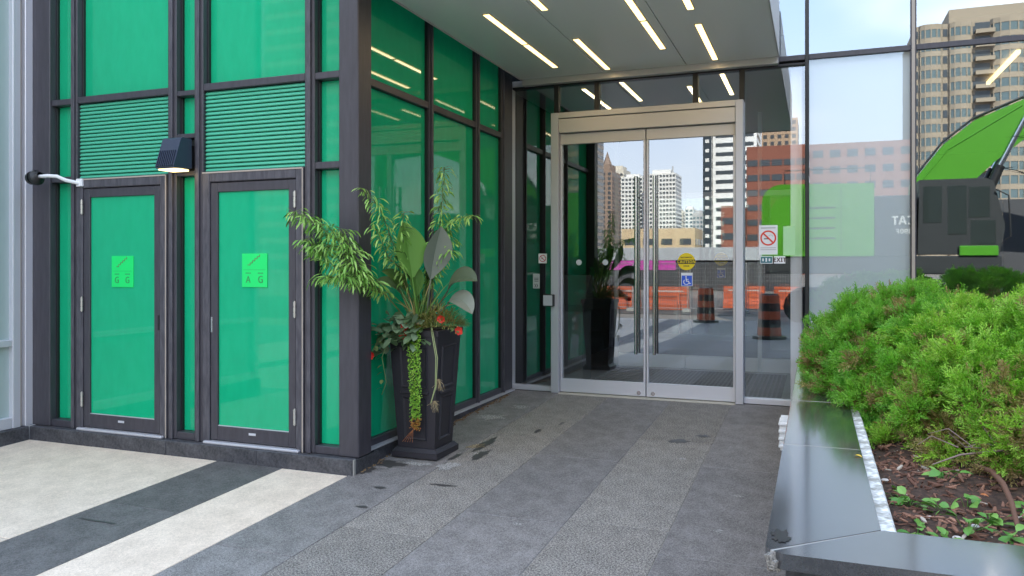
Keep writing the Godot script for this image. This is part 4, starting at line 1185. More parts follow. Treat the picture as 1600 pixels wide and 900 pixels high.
func rect(w: float, h: float) -> PackedVector2Array:
	return PackedVector2Array([Vector2(-w / 2, -h / 2), Vector2(w / 2, -h / 2), Vector2(w / 2, h / 2), Vector2(-w / 2, h / 2)])

func ring(parent: Node, called: String, r0: float, r1: float, m: Material, at: Vector3, t := 0.001, a0 := 0.0, a1 := TAU) -> void:
	var b := MB.new()
	var n := 32
	for i in n:
		var a := lerpf(a0, a1, float(i) / n)
		var c := lerpf(a0, a1, float(i + 1) / n)
		var p := Vector3(cos(a), sin(a), 0)
		var q := Vector3(cos(c), sin(c), 0)
		b.quad(p * r0 + Vector3(0, 0, t), p * r1 + Vector3(0, 0, t), q * r1 + Vector3(0, 0, t), q * r0 + Vector3(0, 0, t))
		b.quad(p * r1, p * r1 + Vector3(0, 0, t), q * r1 + Vector3(0, 0, t), q * r1)
	part(parent, called, b.mesh(), m, at)

func no_smoking(o: Node3D, r: float, z: float, cy: float, m: Material) -> void:
	ring(o, "prohibition_ring", r * 0.8, r, m, Vector3(0, cy, z))
	var b := MB.new()
	b.box(Vector3.ZERO, Vector3(r * 1.75, r * 0.2, 0.001), Basis(Vector3(0, 0, 1), -PI / 4))
	part(o, "prohibition_bar", b.mesh(), m, Vector3(0, cy, z + 0.0012))
	plate(o, "cigarette", rect(r * 0.55, r * 0.13), M.black, Vector3(-r * 0.25, cy - r * 0.1, z + 0.0002))
	ring(o, "smoke", r * 0.25, r * 0.3, mat(Color(0.4, 0.4, 0.4)), Vector3(r * 0.3, cy + r * 0.12, z + 0.0002), 0.0008, 0.2, 2.6)

func caution(label: String, at: Vector3, r: float) -> void:
	var o := thing("caution_sticker", label, "sticker", at)
	plate(o, "disc", disc(r), M.yellow, Vector3.ZERO)
	plate(o, "band", rect(r * 2.0, r * 0.5), M.black, Vector3(0, -r * 0.02, 0.0011))
	lettering(o, "lettering", "CAUTION", r * 0.34, M.yellow, Vector3(0, -r * 0.02, 0.0026), Basis(), true, 0.001)
	lettering(o, "lettering", "AUTOMATIC", r * 0.17, M.black, Vector3(0, r * 0.48, 0.0018), Basis(), true, 0.001)
	lettering(o, "lettering", "DOOR", r * 0.17, M.black, Vector3(0, -r * 0.52, 0.0018), Basis(), true, 0.001)

func wheelchair(label: String, at: Vector3, w: float) -> void:
	var o := thing("access_sticker", label, "sticker", at)
	plate(o, "backing", rect(w, w * 1.18), M.white, Vector3(0, w * 0.06, 0))
	plate(o, "blue_square", rect(w * 0.9, w * 0.9), M.blue, Vector3(0, -w * 0.04, 0.0011))
	var z := 0.0023
	ring(o, "wheel", w * 0.20, w * 0.265, M.white, Vector3(-w * 0.04, -w * 0.16, z), 0.001, 2.3, 6.1)
	plate(o, "head", disc(w * 0.065, 16), M.white, Vector3(-w * 0.07, w * 0.29, z))
	plate(o, "body", PackedVector2Array([Vector2(-0.11, 0.20) * w, Vector2(-0.03, 0.20) * w, Vector2(0.0, -0.06) * w, Vector2(0.16, -0.06) * w, Vector2(0.27, -0.28) * w, Vector2(0.35, -0.24) * w, Vector2(0.36, -0.31) * w, Vector2(0.24, -0.36) * w, Vector2(0.11, -0.13) * w, Vector2(-0.07, -0.13) * w]), M.white, Vector3(0, 0, z + 0.0003))
	plate(o, "arm", rect(w * 0.2, w * 0.05), M.white, Vector3(w * 0.06, w * 0.07, z + 0.0006))

func exit_sign(label: String, at: Vector3, letters: Array) -> void:
	var o := thing("exit_stair_sign", label, "sign", at, "green stair signs on the exit doors")
	slab(o, "sign_plate", Vector3(-0.128, -0.139, 0), Vector3(0.128, 0.139, 0.008), M.sign_green, 0.002)
	var b := MB.new()
	for i in 5:
		b.box(Vector3(-0.055 + i * 0.024, 0.045 + i * 0.017, 0), Vector3(0.026, 0.0045, 0.002))
		b.box(Vector3(-0.043 + i * 0.024, 0.0535 + i * 0.017, 0), Vector3(0.0045, 0.017, 0.0018))
	part(o, "stair_symbol", b.mesh(), mat(Color(0.16, 0.10, 0.06), 0.5), Vector3(0, 0, 0.0092))
	for k in 2:
		var x := -0.062 + k * 0.124
		lettering(o, "letter", letters[k], 0.055, M.sign_text, Vector3(x, -0.075, 0.0095), Basis(), false, 0.002)
		for j in 4:
			slab(o, "small_print", Vector3(x - 0.026 + j * 0.014, -0.026, 0.008), Vector3(x - 0.017 + j * 0.014, -0.018, 0.0092), M.sign_text, 0.0)
	slab(o, "divider", Vector3(-0.11, 0.004, 0.008), Vector3(0.11, 0.006, 0.0088), M.sign_text, 0.0)

func build_signs_and_fittings() -> void:
	var sz := ZG - 0.012
	exit_sign("green stair sign with letters G and G on the left exit door", Vector3(-5.733, 1.435, sz - 0.008), ["G", "G"])
	exit_sign("green stair sign with letters A and G on the right exit door", Vector3(-4.29, 1.45, sz - 0.008), ["A", "G"])
	var gz := ZF + 0.047
	caution("yellow round caution sticker on the right sliding door", Vector3(-1.325, 1.53, gz), 0.095)
	wheelchair("blue wheelchair sticker below the caution disc on the sliding door", Vector3(-1.32, 1.325, gz), 0.125)
	caution("dimmer yellow caution sticker on the inner door behind", Vector3(-1.2376, 1.573, -11.396), 0.095)
	wheelchair("blue wheelchair sticker on the inner door behind", Vector3(-1.2376, 1.37, -11.396), 0.12)
	var o := thing("no_smoking_sign", "white no smoking notice on the right sidelight", "sign", Vector3(-0.466, 1.762, ZF + 0.002))
	plate(o, "paper", rect(0.19, 0.315), M.white, Vector3.ZERO)
	no_smoking(o, 0.082, 0.0011, 0.02, M.red)
	plate(o, "text_line", rect(0.15, 0.008), mat(Color(0.3, 0.3, 0.3)), Vector3(0, 0.128, 0.0011))
	plate(o, "text_line", rect(0.16, 0.006), mat(Color(0.4, 0.4, 0.4)), Vector3(0, -0.085, 0.0011))
	plate(o, "text_line", rect(0.16, 0.006), mat(Color(0.4, 0.4, 0.4)), Vector3(0, -0.105, 0.0011))
	o = thing("exit_notice", "small white EXIT notice under the no smoking sign", "sign", Vector3(-0.35, 1.548, ZF + 0.002))
	plate(o, "paper", rect(0.115, 0.08), M.white, Vector3.ZERO)
	lettering(o, "lettering", "EXIT", 0.045, mat(Color(0.10, 0.03, 0.03)), Vector3(0, 0, 0.0016), Basis(), true, 0.001)
	o = thing("teal_notice", "small teal notice left of the EXIT notice", "sign", Vector3(-0.484, 1.548, ZF + 0.002))
	plate(o, "paper", rect(0.125, 0.08), M.white, Vector3.ZERO)
	plate(o, "field", rect(0.115, 0.066), M.teal, Vector3(0, 0, 0.0011))
	for k in 3: plate(o, "mark", rect(0.016, 0.03 + 0.01 * (k % 2)), M.white, Vector3(-0.035 + k * 0.033, 0, 0.0022))
	o = thing("paper_notice", "blank white sheet taped inside the right sidelight", "notice", Vector3(-0.255, 1.75, ZF - 0.004))
	plate(o, "sheet", rect(0.12, 0.31), mat(Color(0.62, 0.66, 0.64)), Vector3.ZERO)
	plate(o, "tape", rect(0.05, 0.018), mat(Color(0.7, 0.7, 0.6)), Vector3(0, 0.15, 0.0011))
	o = thing("no_smoking_sticker", "small no smoking sticker on the left sidelight", "sticker", Vector3(-3.02, 1.57, ZF + 0.002))
	plate(o, "paper", rect(0.105, 0.115), M.white, Vector3.ZERO)
	no_smoking(o, 0.042, 0.0011, 0.0, mat(Color(0.5, 0.05, 0.09)))
	o = thing("paper_notice", "narrow grey notice with arrows on the left sidelight", "notice", Vector3(-3.10, 1.30, ZF + 0.002))
	plate(o, "sheet", rect(0.085, 0.175), mat(Color(0.42, 0.46, 0.44)), Vector3.ZERO)
	for k in 3: plate(o, "text_line", rect(0.055, 0.006), M.black, Vector3(0, 0.035 - k * 0.018, 0.0011))
	for k in 2:
		plate(o, "arrow", PackedVector2Array([Vector2(0, 0.022), Vector2(0.008, 0.022), Vector2(0.022, 0), Vector2(0.008, -0.022), Vector2(0, -0.022), Vector2(0.013, 0)]), M.black, Vector3(-0.025 + k * 0.024, -0.055, 0.0011))
	# round markers on the left leaf
	for k in 2:
		o = thing("glass_marker", ["white round marker on the left door, nearer its outer edge", "white round marker in the middle of the left door"][k], "sticker", Vector3([-2.56, -2.245][k], 1.522, gz))
		plate(o, "dot", disc(0.032, 20), mat(Color(0.55, 0.57, 0.57)), Vector3.ZERO)
		plate(o, "dot_rim", disc(0.034, 20), mat(Color(0.4, 0.42, 0.42)), Vector3(0, 0, -0.0012), 0.001)
	# push plate box beside the doors
	o = thing("door_push_plate", "square steel door opener button on the left jamb", "button", Vector3(-2.88, 1.08, ZF + 0.135))
	slab(o, "housing", Vector3(-0.075, -0.07, 0), Vector3(0.055, 0.07, 0.06), M.black, 0.006)
	slab(o, "plate", Vector3(-0.066, -0.06, 0.06), Vector3(0.044, 0.06, 0.068), M.alu, 0.003)
	# wall light above and between the exit doors
	o = thing("wall_light", "dark blue finned wall light between the two exit doors", "light", Vector3(-4.99, 2.29, ZG + 0.02))
	o.scale = Vector3(0.86, 0.84, 0.86)
	var navy := mat(Color(0.035, 0.045, 0.075), 0.4)
	var b := MB.new()
	b.prism(PackedVector2Array([Vector2(0.03, 0.02), Vector2(0.25, 0.0), Vector2(0.26, 0.03), Vector2(0.17, 0.30), Vector2(0.15, 0.315), Vector2(0.03, 0.315)]), -0.115, 0.115, Transform3D(Basis(Vector3(0, 0, 1), Vector3.UP, Vector3(-1, 0, 0)), Vector3.ZERO))
	part(o, "housing", b.mesh(), navy)
	for i in 9:
		b = MB.new()
		b.prism(PackedVector2Array([Vector2(0.262, 0.02), Vector2(0.275, 0.024), Vector2(0.225, 0.185), Vector2(0.21, 0.18)]), -0.004, 0.004, Transform3D(Basis(Vector3(0, 0, 1), Vector3.UP, Vector3(-1, 0, 0)), Vector3(-0.092 + i * 0.023, 0, 0)))
		part(o, "cooling_fin", cached("fin%d" % i, b), navy)
	slab(o, "bracket", Vector3(-0.06, 0.03, -0.10), Vector3(0.08, 0.26, 0.03), M.black, 0.004)
	slab(o, "lamp_lens", Vector3(-0.10, -0.012, 0.05), Vector3(0.10, 0.006, 0.24), M.lamp, 0.003)
	var al := AreaLight3D.new()
	al.name = "glow"
	al.area_size = Vector2(0.2, 0.19)
	al.light_energy = 0.012
	al.light_color = Color(1.0, 0.9, 0.7)
	al.shadow_enabled = true
	o.add_child(al)
	al.position = Vector3(0, -0.018, 0.145)
	al.rotation.x = -PI / 2
	# dome camera on its bent arm
	o = thing("security_camera", "black dome security camera on a white arm at the left post", "camera", Vector3(-6.275, 2.255, ZG + 0.02))
	b = MB.new()
	b.tube([Vector3(0.06, -0.02, 0.0), Vector3(0.0, 0.0, 0.09), Vector3(-0.07, 0.035, 0.12), Vector3(-0.15, 0.04, 0.15), Vector3(-0.24, 0.035, 0.16)], [0.017, 0.017, 0.016, 0.016, 0.016], 10)
	part(o, "arm", b.mesh(), M.white)
	slab(o, "foot", Vector3(0.03, -0.05, -0.02), Vector3(0.10, 0.02, 0.012), M.white, 0.004)
	b = MB.new()
	b.lathe(Vector3.ZERO, [[0.0, -0.05], [0.05, -0.05], [0.068, -0.03], [0.07, 0.0], [0.05, 0.02], [0.035, 0.045]], 20)
	part(o, "camera_body", b.mesh(), M.black, Vector3(-0.26, 0.03, 0.165), Basis(Vector3(0, 0, 1), -1.3))
	b = MB.new()
	b.lathe(Vector3.ZERO, [[0.062, 0.0], [0.058, 0.03], [0.042, 0.052], [0.0, 0.062]], 20)
	part(o, "dome", b.mesh(), mat(Color(0.02, 0.02, 0.02), 0.08), Vector3(-0.30, 0.025, 0.175), Basis(Vector3(0, 0, 1), PI / 2 + 0.2))
	# visitor kiosk inside the vestibule
	o = thing("directory_kiosk", "grey directory kiosk with tilted screen inside the left door", "kiosk", Vector3(-2.9, 0, -9.75))
	slab(o, "pedestal", Vector3(-0.16, 0, -0.2), Vector3(0.16, 0.92, 0.2), mat(Color(0.12, 0.13, 0.13), 0.5), 0.01)
	b = MB.new()
	b.prism(PackedVector2Array([Vector2(0.22, 0.90), Vector2(0.24, 0.98), Vector2(-0.12, 1.36), Vector2(-0.18, 1.34), Vector2(-0.2, 0.90)]), -0.18, 0.18, Transform3D(Basis(Vector3(0, 0, 1), Vector3.UP, Vector3(-1, 0, 0)), Vector3.ZERO))
	part(o, "screen_housing", b.mesh(), mat(Color(0.06, 0.062, 0.062), 0.45))

# ------------------------------------------------------------------ pot and its plants
func leafmat(c: Color, rough := 0.5) -> StandardMaterial3D:
	var m := mat(Color.WHITE, rough)
	m.vertex_color_use_as_albedo = true
	m.backlight_enabled = true
	m.backlight = Color(c.r, c.g, c.b)
	return m

func frustum(b: MB, c: Vector3, y0: float, y1: float, h0: float, h1: float) -> void:
	var p := []
	for k in [[-1, -1], [1, -1], [1, 1], [-1, 1]]:
		p.append(c + Vector3(k[0] * h0, y0, k[1] * h0))
	var q := []
	for k in [[-1, -1], [1, -1], [1, 1], [-1, 1]]:
		q.append(c + Vector3(k[0] * h1, y1, k[1] * h1))
	for i in 4:
		var j := (i + 1) % 4
		b.quad(p[i], p[j], q[j], q[i])
	b.quad(q[0], q[1], q[2], q[3])
	b.quad(p[3], p[2], p[1], p[0])

func build_pot() -> void:
	var c := Vector3(-3.065, -0.088, -5.885)
	var o := thing("planter_pot", "tall tapered black planter with moulded panels beside the green glass", "planter", c)
	var b := MB.new()
	frustum(b, Vector3.ZERO, 0.0, 0.045, 0.208, 0.208)
	frustum(b, Vector3.ZERO, 0.0455, 0.075, 0.205, 0.18)
	part(o, "plinth", b.mesh(), M.pot)
	b = MB.new()
	frustum(b, Vector3.ZERO, 0.0755, 1.0, 0.168, 0.222)
	part(o, "body", b.mesh(), M.pot)
	b = MB.new()
	frustum(b, Vector3.ZERO, 1.0005, 1.05, 0.236, 0.238)
	part(o, "rim", b.mesh(), M.pot)
	slab(o, "soil", Vector3(-0.20, 1.051, -0.20), Vector3(0.20, 1.06, 0.20), mat(Color(0.03, 0.02, 0.015), 0.95), 0.002)
	# raised frames of the panels on the four faces
	for f in 4:
		var turn := Basis(Vector3.UP, f * PI / 2)
		for pn in [[0.14, 0.50, 0.105], [0.57, 0.92, 0.122]]:
			b = MB.new()
			var at := func(u: float, y: float, out: float) -> Vector3:
				var h := lerpf(0.168, 0.222, (y - 0.0755) / 0.9245)
				return turn * Vector3(u * (1.0 + (y - pn[0]) * 0.25), y, h + out)
			var w: float = pn[2]
			var t := 0.016
			var outer := [at.call(-w, pn[0], 0.0), at.call(w, pn[0], 0.0), at.call(w, pn[1], 0.0), at.call(-w, pn[1], 0.0)]
			var top := [at.call(-w + t * 0.5, pn[0] + t * 0.5, 0.012), at.call(w - t * 0.5, pn[0] + t * 0.5, 0.012), at.call(w - t * 0.5, pn[1] - t * 0.5, 0.012), at.call(-w + t * 0.5, pn[1] - t * 0.5, 0.012)]
			var inn := [at.call(-w + t * 1.3, pn[0] + t * 1.3, 0.001), at.call(w - t * 1.3, pn[0] + t * 1.3, 0.001), at.call(w - t * 1.3, pn[1] - t * 1.3, 0.001), at.call(-w + t * 1.3, pn[1] - t * 1.3, 0.001)]
			for i in 4:
				var j := (i + 1) % 4
				b.quad(outer[i], outer[j], top[j], top[i])
				b.quad(top[i], top[j], inn[j], inn[i])
			part(o, "panel_moulding", b.mesh(), M.pot)
		b = MB.new()
		var ha := lerpf(0.168, 0.222, (0.52 - 0.0755) / 0.9245)
		b.cbox(turn * Vector3(0, 0.535, ha + 0.004), Vector3(0.26, 0.028, 0.022) if f % 2 == 0 else Vector3(0.022, 0.028, 0.26), 0.006)
		part(o, "ledge", b.mesh(), M.pot)
	# leafy sprays
	var sprays := [
		[[Vector3(-3.14, 1.0, -5.75), Vector3(-3.16, 1.25, -5.40), Vector3(-3.20, 1.42, -5.08), Vector3(-3.30, 1.63, -5.00), Vector3(-3.47, 1.79, -4.95), Vector3(-3.70, 1.90, -4.93)], [Vector3(-3.18, 1.28, -5.35), Vector3(-3.23, 1.34, -5.10), Vector3(-3.40, 1.49, -5.02), Vector3(-3.63, 1.70, -5.00)], [Vector3(-3.18, 1.31, -5.35), Vector3(-3.20, 1.42, -5.10), Vector3(-3.25, 1.56, -5.05), Vector3(-3.37, 1.78, -5.05)], [Vector3(-3.2, 1.42, -5.08), Vector3(-3.36, 1.40, -5.0), Vector3(-3.48, 1.40, -4.98)], [Vector3(-3.30, 1.63, -5.0), Vector3(-3.42, 1.64, -4.98), Vector3(-3.52, 1.60, -4.97)]],
		[[Vector3(-3.11, 1.0, -5.8), Vector3(-3.135, 1.41, -5.65), Vector3(-3.126, 1.72, -5.4), Vector3(-3.12, 1.96, -5.2), Vector3(-3.20, 2.08, -5.08)], [Vector3(-3.13, 1.45, -5.62), Vector3(-3.1, 1.57, -5.3), Vector3(-3.1, 1.715, -5.2), Vector3(-3.12, 1.81, -5.12)], [Vector3(-3.13, 1.6, -5.5), Vector3(-3.05, 1.8, -5.45), Vector3(-3.03, 1.92, -5.45)]],
		[[Vector3(-3.07, 1.0, -5.85), Vector3(-3.01, 1.46, -5.85), Vector3(-2.91, 1.84, -5.85), Vector3(-2.89, 2.10, -5.85), Vector3(-2.87, 2.31, -5.85)], [Vector3(-2.99, 1.5, -5.85), Vector3(-2.87, 1.73, -5.80), Vector3(-2.72, 1.87, -5.75), Vector3(-2.55, 1.89, -5.75)], [Vector3(-3.03, 1.25, -5.85), Vector3(-2.90, 1.50, -5.80), Vector3(-2.76, 1.62, -5.75)], [Vector3(-2.93, 1.78, -5.85), Vector3(-2.82, 1.74, -5.8), Vector3(-2.76, 1.66, -5.78)]]]
	var slabels := ["feathery green plant arching left across the corner post", "thin leafy stems rising in front of the dark corner", "tall drooping leafy stems at the right of the pot"]
	for s in sprays.size():
		var pl := thing("leafy_plant", slabels[s], "plant", Vector3.ZERO, "plants in the tall pot")
		var stems := MB.new()
		var lv := MB.new()
		lv.colored = true
		for path in sprays[s]:
			var cv := Curve3D.new()
			for i in path.size():
				var tan: Vector3 = (path[mini(i + 1, path.size() - 1)] - path[maxi(i - 1, 0)]) * 0.18
				cv.add_point(path[i], -tan, tan)
			var pts := []
			var rad := []
			for i in 15:
				pts.append(cv.sample_baked(cv.get_baked_length() * i / 14.0))
				rad.append(lerpf(0.006, 0.002, i / 14.0))
			stems.tube(pts, rad, 5)
			var n := int(cv.get_baked_length() * [270.0, 120.0, 190.0][s])
			for i in n:
				var t := lerpf(0.22 if s else 0.3, 1.0, (i + rng.randf()) / n)
				var at := cv.sample_baked(cv.get_baked_length() * t)
				var a := rng.randf() * TAU
				var dir := Vector3(cos(a), rng.randf_range(-0.35, 0.45), sin(a))
				# short twigs carry the leaves away from the stem
				var reach := rng.randf_range(0.0, 0.10) * (1.0 if s == 0 else 0.55)
				var tip := at + dir * reach
				if tip.x < -3.38 and tip.z < -5.15: continue
				if reach > 0.03: stems.tube([at, tip], [0.0018, 0.0012], 3, false)
				lv.col = Color(0.15, 0.38, 0.05).lerp(Color(0.45, 0.68, 0.18), rng.randf() * 0.75 + (0.15 if s else 0.0))
				if rng.randf() < 0.12: lv.col = Color(0.05, 0.13, 0.02)
				lv.leaf(tip, dir + Vector3(0, -0.25, 0), Vector3(rng.randfn(), 1, rng.randfn()).normalized(), rng.randf_range(0.05, 0.105), rng.randf_range(0.009, 0.017), rng.randf_range(0.3, 2.2), 0.2, 3)
		part(pl, "stems", stems.mesh(), mat(Color(0.12, 0.17, 0.045), 0.6))
		part(pl, "leaves", lv.mesh(), leafmat(Color(0.45, 0.6, 0.2)))
	# broad paddle leaves
	var cn := thing("broad_leaf_plant", "broad paddle-leaved plant in the middle of the pot", "plant", Vector3.ZERO, "plants in the tall pot")
	for q in [[Vector3(-3.06, 1.0, -5.75), Vector3(-3.05, 1.82, -5.50), 0.27, Color(0.17, 0.36, 0.07), 0.35], [Vector3(-3.04, 1.0, -5.82), Vector3(-2.84, 1.80, -5.66), 0.25, Color(0.25, 0.275, 0.22), 0.5], [Vector3(-3.0, 1.05, -5.85), Vector3(-2.60, 1.54, -5.72), 0.18, Color(0.10, 0.13, 0.075), 1.0],
			[Vector3(-3.02, 1.0, -5.86), Vector3(-2.56, 1.36, -5.66), 0.17, Color(0.20, 0.22, 0.17), 1.3], [Vector3(-3.12, 1.0, -5.9), Vector3(-3.26, 1.52, -5.68), 0.11, Color(0.10, 0.20, 0.05), 0.9], [Vector3(-3.08, 1.0, -5.9), Vector3(-2.98, 1.65, -5.85), 0.12, Color(0.05, 0.09, 0.035), 0.6], [Vector3(-3.14, 1.0, -5.88), Vector3(-3.29, 1.50, -5.6), 0.09, Color(0.13, 0.20, 0.08), 1.2],
			[Vector3(-3.08, 1.0, -5.8), Vector3(-3.06, 1.5, -5.68), 0.13, Color(0.12, 0.26, 0.05), 0.7], [Vector3(-3.05, 1.0, -5.84), Vector3(-3.15, 1.6, -5.75), 0.12, Color(0.06, 0.12, 0.03), 0.5]]:
		var lb := MB.new()
		lb.colored = true
		lb.col = q[3]
		var d: Vector3 = q[1] - q[0]
		var ln := d.length()
		var st: Vector3 = q[0] + d * 0.48
		var stem := MB.new()
		stem.colored = true
		stem.col = Color(0.13, 0.22, 0.05)
		lb.tube([q[0], q[0] + d * 0.25, st], [0.011, 0.009, 0.006], 6)
		lb.leaf(st, d.normalized() + Vector3(0, 0.12 * q[4], 0), (Vector3(0.95, 0.3, 0.75) if d.x > 0 else Vector3(-0.45, 0.25, 1.0)) if q[4] < 0.8 else Vector3(0.1, 1, 0.5), ln * 0.56, q[2], q[4] * 1.5, 0.5, 12, 0.52)
		part(cn, "leaf", lb.mesh(), leafmat(Color(0.3, 0.4, 0.15), 0.38))
	# dry strands and upright grass stalks in the middle
	var gs := thing("grass_plant", "upright grass stalks and dry strands at the centre of the pot", "plant", Vector3.ZERO, "plants in the tall pot")
	var gb := MB.new()
	gb.colored = true
	for i in 90:
		var a := rng.randf() * TAU
		var p0 := Vector3(-3.07 + cos(a) * 0.1 * rng.randf(), 0.97, -5.82 + sin(a) * 0.1)
		gb.col = Color(0.16, 0.27, 0.06).lerp(Color(0.46, 0.36, 0.14), float(rng.randf() < 0.3))
		gb.leaf(p0, Vector3(rng.randfn(0, 0.22), 1, rng.randfn(0.1, 0.2)), Vector3(cos(a), 0.2, sin(a)), rng.randf_range(0.18, 0.5), 0.010, rng.randf_range(0.1, 1.2), 0.1, 5)
	part(gs, "blades", gb.mesh(), leafmat(Color(0.4, 0.45, 0.15)))
	# tufted plant on the right of the rim
	var tf := thing("tufted_plant", "low tufted yellow-green plant over the right rim", "plant", Vector3.ZERO, "plants in the tall pot")
	var tb := MB.new()
	tb.colored = true
	for i in 1100:
		var a := rng.randf() * TAU
		var r := sqrt(rng.randf())
		var p0 := Vector3(-2.89 + cos(a) * 0.20 * r, 0.99 + 0.17 * (1.0 - r * r) * rng.randf(), -5.80 + sin(a) * 0.21 * r)
		tb.col = Color(0.15, 0.22, 0.045).lerp(Color(0.40, 0.36, 0.12), rng.randf())
		if rng.randf() < 0.06: tb.col = Color(0.35, 0.08, 0.03)
		tb.leaf(p0, Vector3(cos(a) * r + rng.randfn(0, 0.3), 0.7, sin(a) * r + rng.randfn(0, 0.3)), Vector3.UP, rng.randf_range(0.04, 0.09), 0.009, rng.randf_range(0.3, 1.2), 0.15, 3)
	part(tf, "tufts", tb.mesh(), leafmat(Color(0.4, 0.4, 0.15)))
	# round-leaved flowering plant over the left rim
	var fl := thing("flowering_plant", "round-leaved plant with red flowers spilling over the pot's rim", "plant", Vector3.ZERO, "plants in the tall pot")
	var rb := MB.new()
	rb.colored = true
	for i in 150:
		var t := rng.randf()
		var p0 := Vector3(lerpf(-3.33, -3.0, t) + rng.randfn(0, 0.02), 0.98 + rng.randfn(0.02, 0.055) - 0.10 * absf(t - 0.5), lerpf(-5.58, -5.72, rng.randf()))
		if t < 0.55 and rng.randf() < 0.5: p0 += Vector3(0, -rng.randf() * 0.16, 0.06)
		rb.col = Color(0.09, 0.16, 0.065).lerp(Color(0.21, 0.29, 0.17), rng.randf())
		rb.leaf(p0, Vector3(rng.randfn(-0.2, 0.6), rng.randfn(0.1, 0.4), 0.7), Vector3(rng.randfn(0, 0.4), 1, 0.4), rng.randf_range(0.06, 0.12), rng.randf_range(0.05, 0.085), rng.randf_range(0.3, 1.2), 0.12, 5, 0.42)
	for path in [[Vector3(-3.25, 0.98, -5.6), Vector3(-3.30, 0.88, -5.5), Vector3(-3.30, 0.79, -5.4)], [Vector3(-3.22, 0.95, -5.6), Vector3(-3.26, 0.75, -5.5), Vector3(-3.22, 0.55, -5.5), Vector3(-3.25, 0.45, -5.48)], [Vector3(-2.85, 1.0, -5.7), Vector3(-2.74, 1.0, -5.68), Vector3(-2.66, 0.96, -5.72)]]:
		rb.col = Color(0.14, 0.20, 0.06)
		rb.tube(path, [0.004, 0.003, 0.002], 5)
		for k in 5:
			rb.leaf(path[1].lerp(path[-1], k / 5.0), Vector3(rng.randfn(), -0.2, 0.5), Vector3.UP, 0.05, 0.03, 0.6, 0.1, 4)
	part(fl, "foliage", rb.mesh(), leafmat(Color(0.3, 0.36, 0.2), 0.5))
	var redm := leafmat(Color(0.8, 0.1, 0.05), 0.6)
	for q in [Vector3(-3.29, 0.78, -5.39), Vector3(-3.11, 0.93, -5.59), Vector3(-3.10, 1.00, -5.60), Vector3(-2.80, 1.06, -5.66), Vector3(-2.66, 0.97, -5.70)]:
		var fb := MB.new()
		fb.colored = true
		for k in 7:
			var a := TAU * k / 7 + rng.randf()
			fb.col = Color(0.70, 0.025, 0.02).lerp(Color(0.85, 0.09, 0.05), rng.randf())
			fb.leaf(q, Vector3(cos(a), sin(a), 0.55), Vector3(0, 0, 1), 0.045, 0.036, 0.4, 0.25, 4, 0.55)
		part(fl, "flower", fb.mesh(), redm)
	# trailing vine: a column of tiny leaves with a dry tip
	var vn := thing("trailing_vine", "bright green vine hanging down the pot's front with dry tip", "plant", Vector3.ZERO, "plants in the tall pot")
	var vb := MB.new()
	vb.colored = true
	var cv := Curve3D.new()
	for p in [Vector3(-3.03, 1.02, -5.66), Vector3(-3.03, 0.95, -5.61), Vector3(-3.015, 0.79, -5.595), Vector3(-3.015, 0.53, -5.61), Vector3(-3.025, 0.32, -5.64), Vector3(-3.035, 0.16, -5.655)]: cv.add_point(p)
	for i in 1700:
		var t := (i + rng.randf()) / 1700.0
		var p0 := cv.sample_baked(cv.get_baked_length() * t)
		var wd := 0.060 - 0.020 * t
		p0 += Vector3(rng.randf_range(-wd, wd), rng.randfn(0, 0.008), rng.randf_range(-0.012, 0.02))
		vb.col = Color(0.17, 0.42, 0.04).lerp(Color(0.38, 0.60, 0.08), rng.randf())
		if t > 0.9: vb.col = Color(0.42, 0.12, 0.03).lerp(Color(0.40, 0.27, 0.06), rng.randf())
		var a := rng.randf_range(-1.4, 1.4)
		vb.leaf(p0, Vector3(sin(a), rng.randf_range(-0.7, 0.3), cos(a)), Vector3.UP, 0.018, 0.015, 0.6, 0.1, 2, 0.5)
	for k in 5:
		var x := -3.03 + (k - 2) * 0.012
		vb.col = Color(0.36, 0.13, 0.05)
		vb.tube([Vector3(x, 0.2, -5.65), Vector3(x - 0.02 * k, 0.12, -5.64), Vector3(x - 0.035 * k, 0.05, -5.63)], [0.002], 4)
	part(vn, "foliage", vb.mesh(), leafmat(Color(0.4, 0.55, 0.1)))
	# pale runner stems with dry roots
	var rt := thing("dry_runners", "pale runner stems with dry roots hanging over the pot's right face", "plant", Vector3.ZERO, "plants in the tall pot")
	var rr := MB.new()
	rr.colored = true
	for k in 2:
		rr.col = Color(0.36, 0.42, 0.19)
		rr.tube([Vector3(-2.92, 1.03, -5.70), Vector3(-2.88 + 0.012 * k, 0.96, -5.63), Vector3(-2.83 + 0.014 * k, 0.75, -5.61), Vector3(-2.84 + 0.008 * k, 0.52, -5.62), Vector3(-2.89, 0.38, -5.64)], [0.004], 5)
	for i in 60:
		var base: Vector3 = [Vector3(-2.85, 0.40, -5.63), Vector3(-2.81, 0.58, -5.62)][i % 2]
		rr.col = Color(0.45, 0.36, 0.2)
		var q := base + Vector3(rng.randfn(0, 0.03), -rng.randf() * 0.1, rng.randfn(0, 0.015))
		rr.tube([base, base.lerp(q, 0.5) + Vector3(rng.randfn(0, 0.01), 0, 0), q], [0.0014], 3, false)
	part(rt, "runners", rr.mesh(), leafmat(Color(0.4, 0.35, 0.2), 0.7))

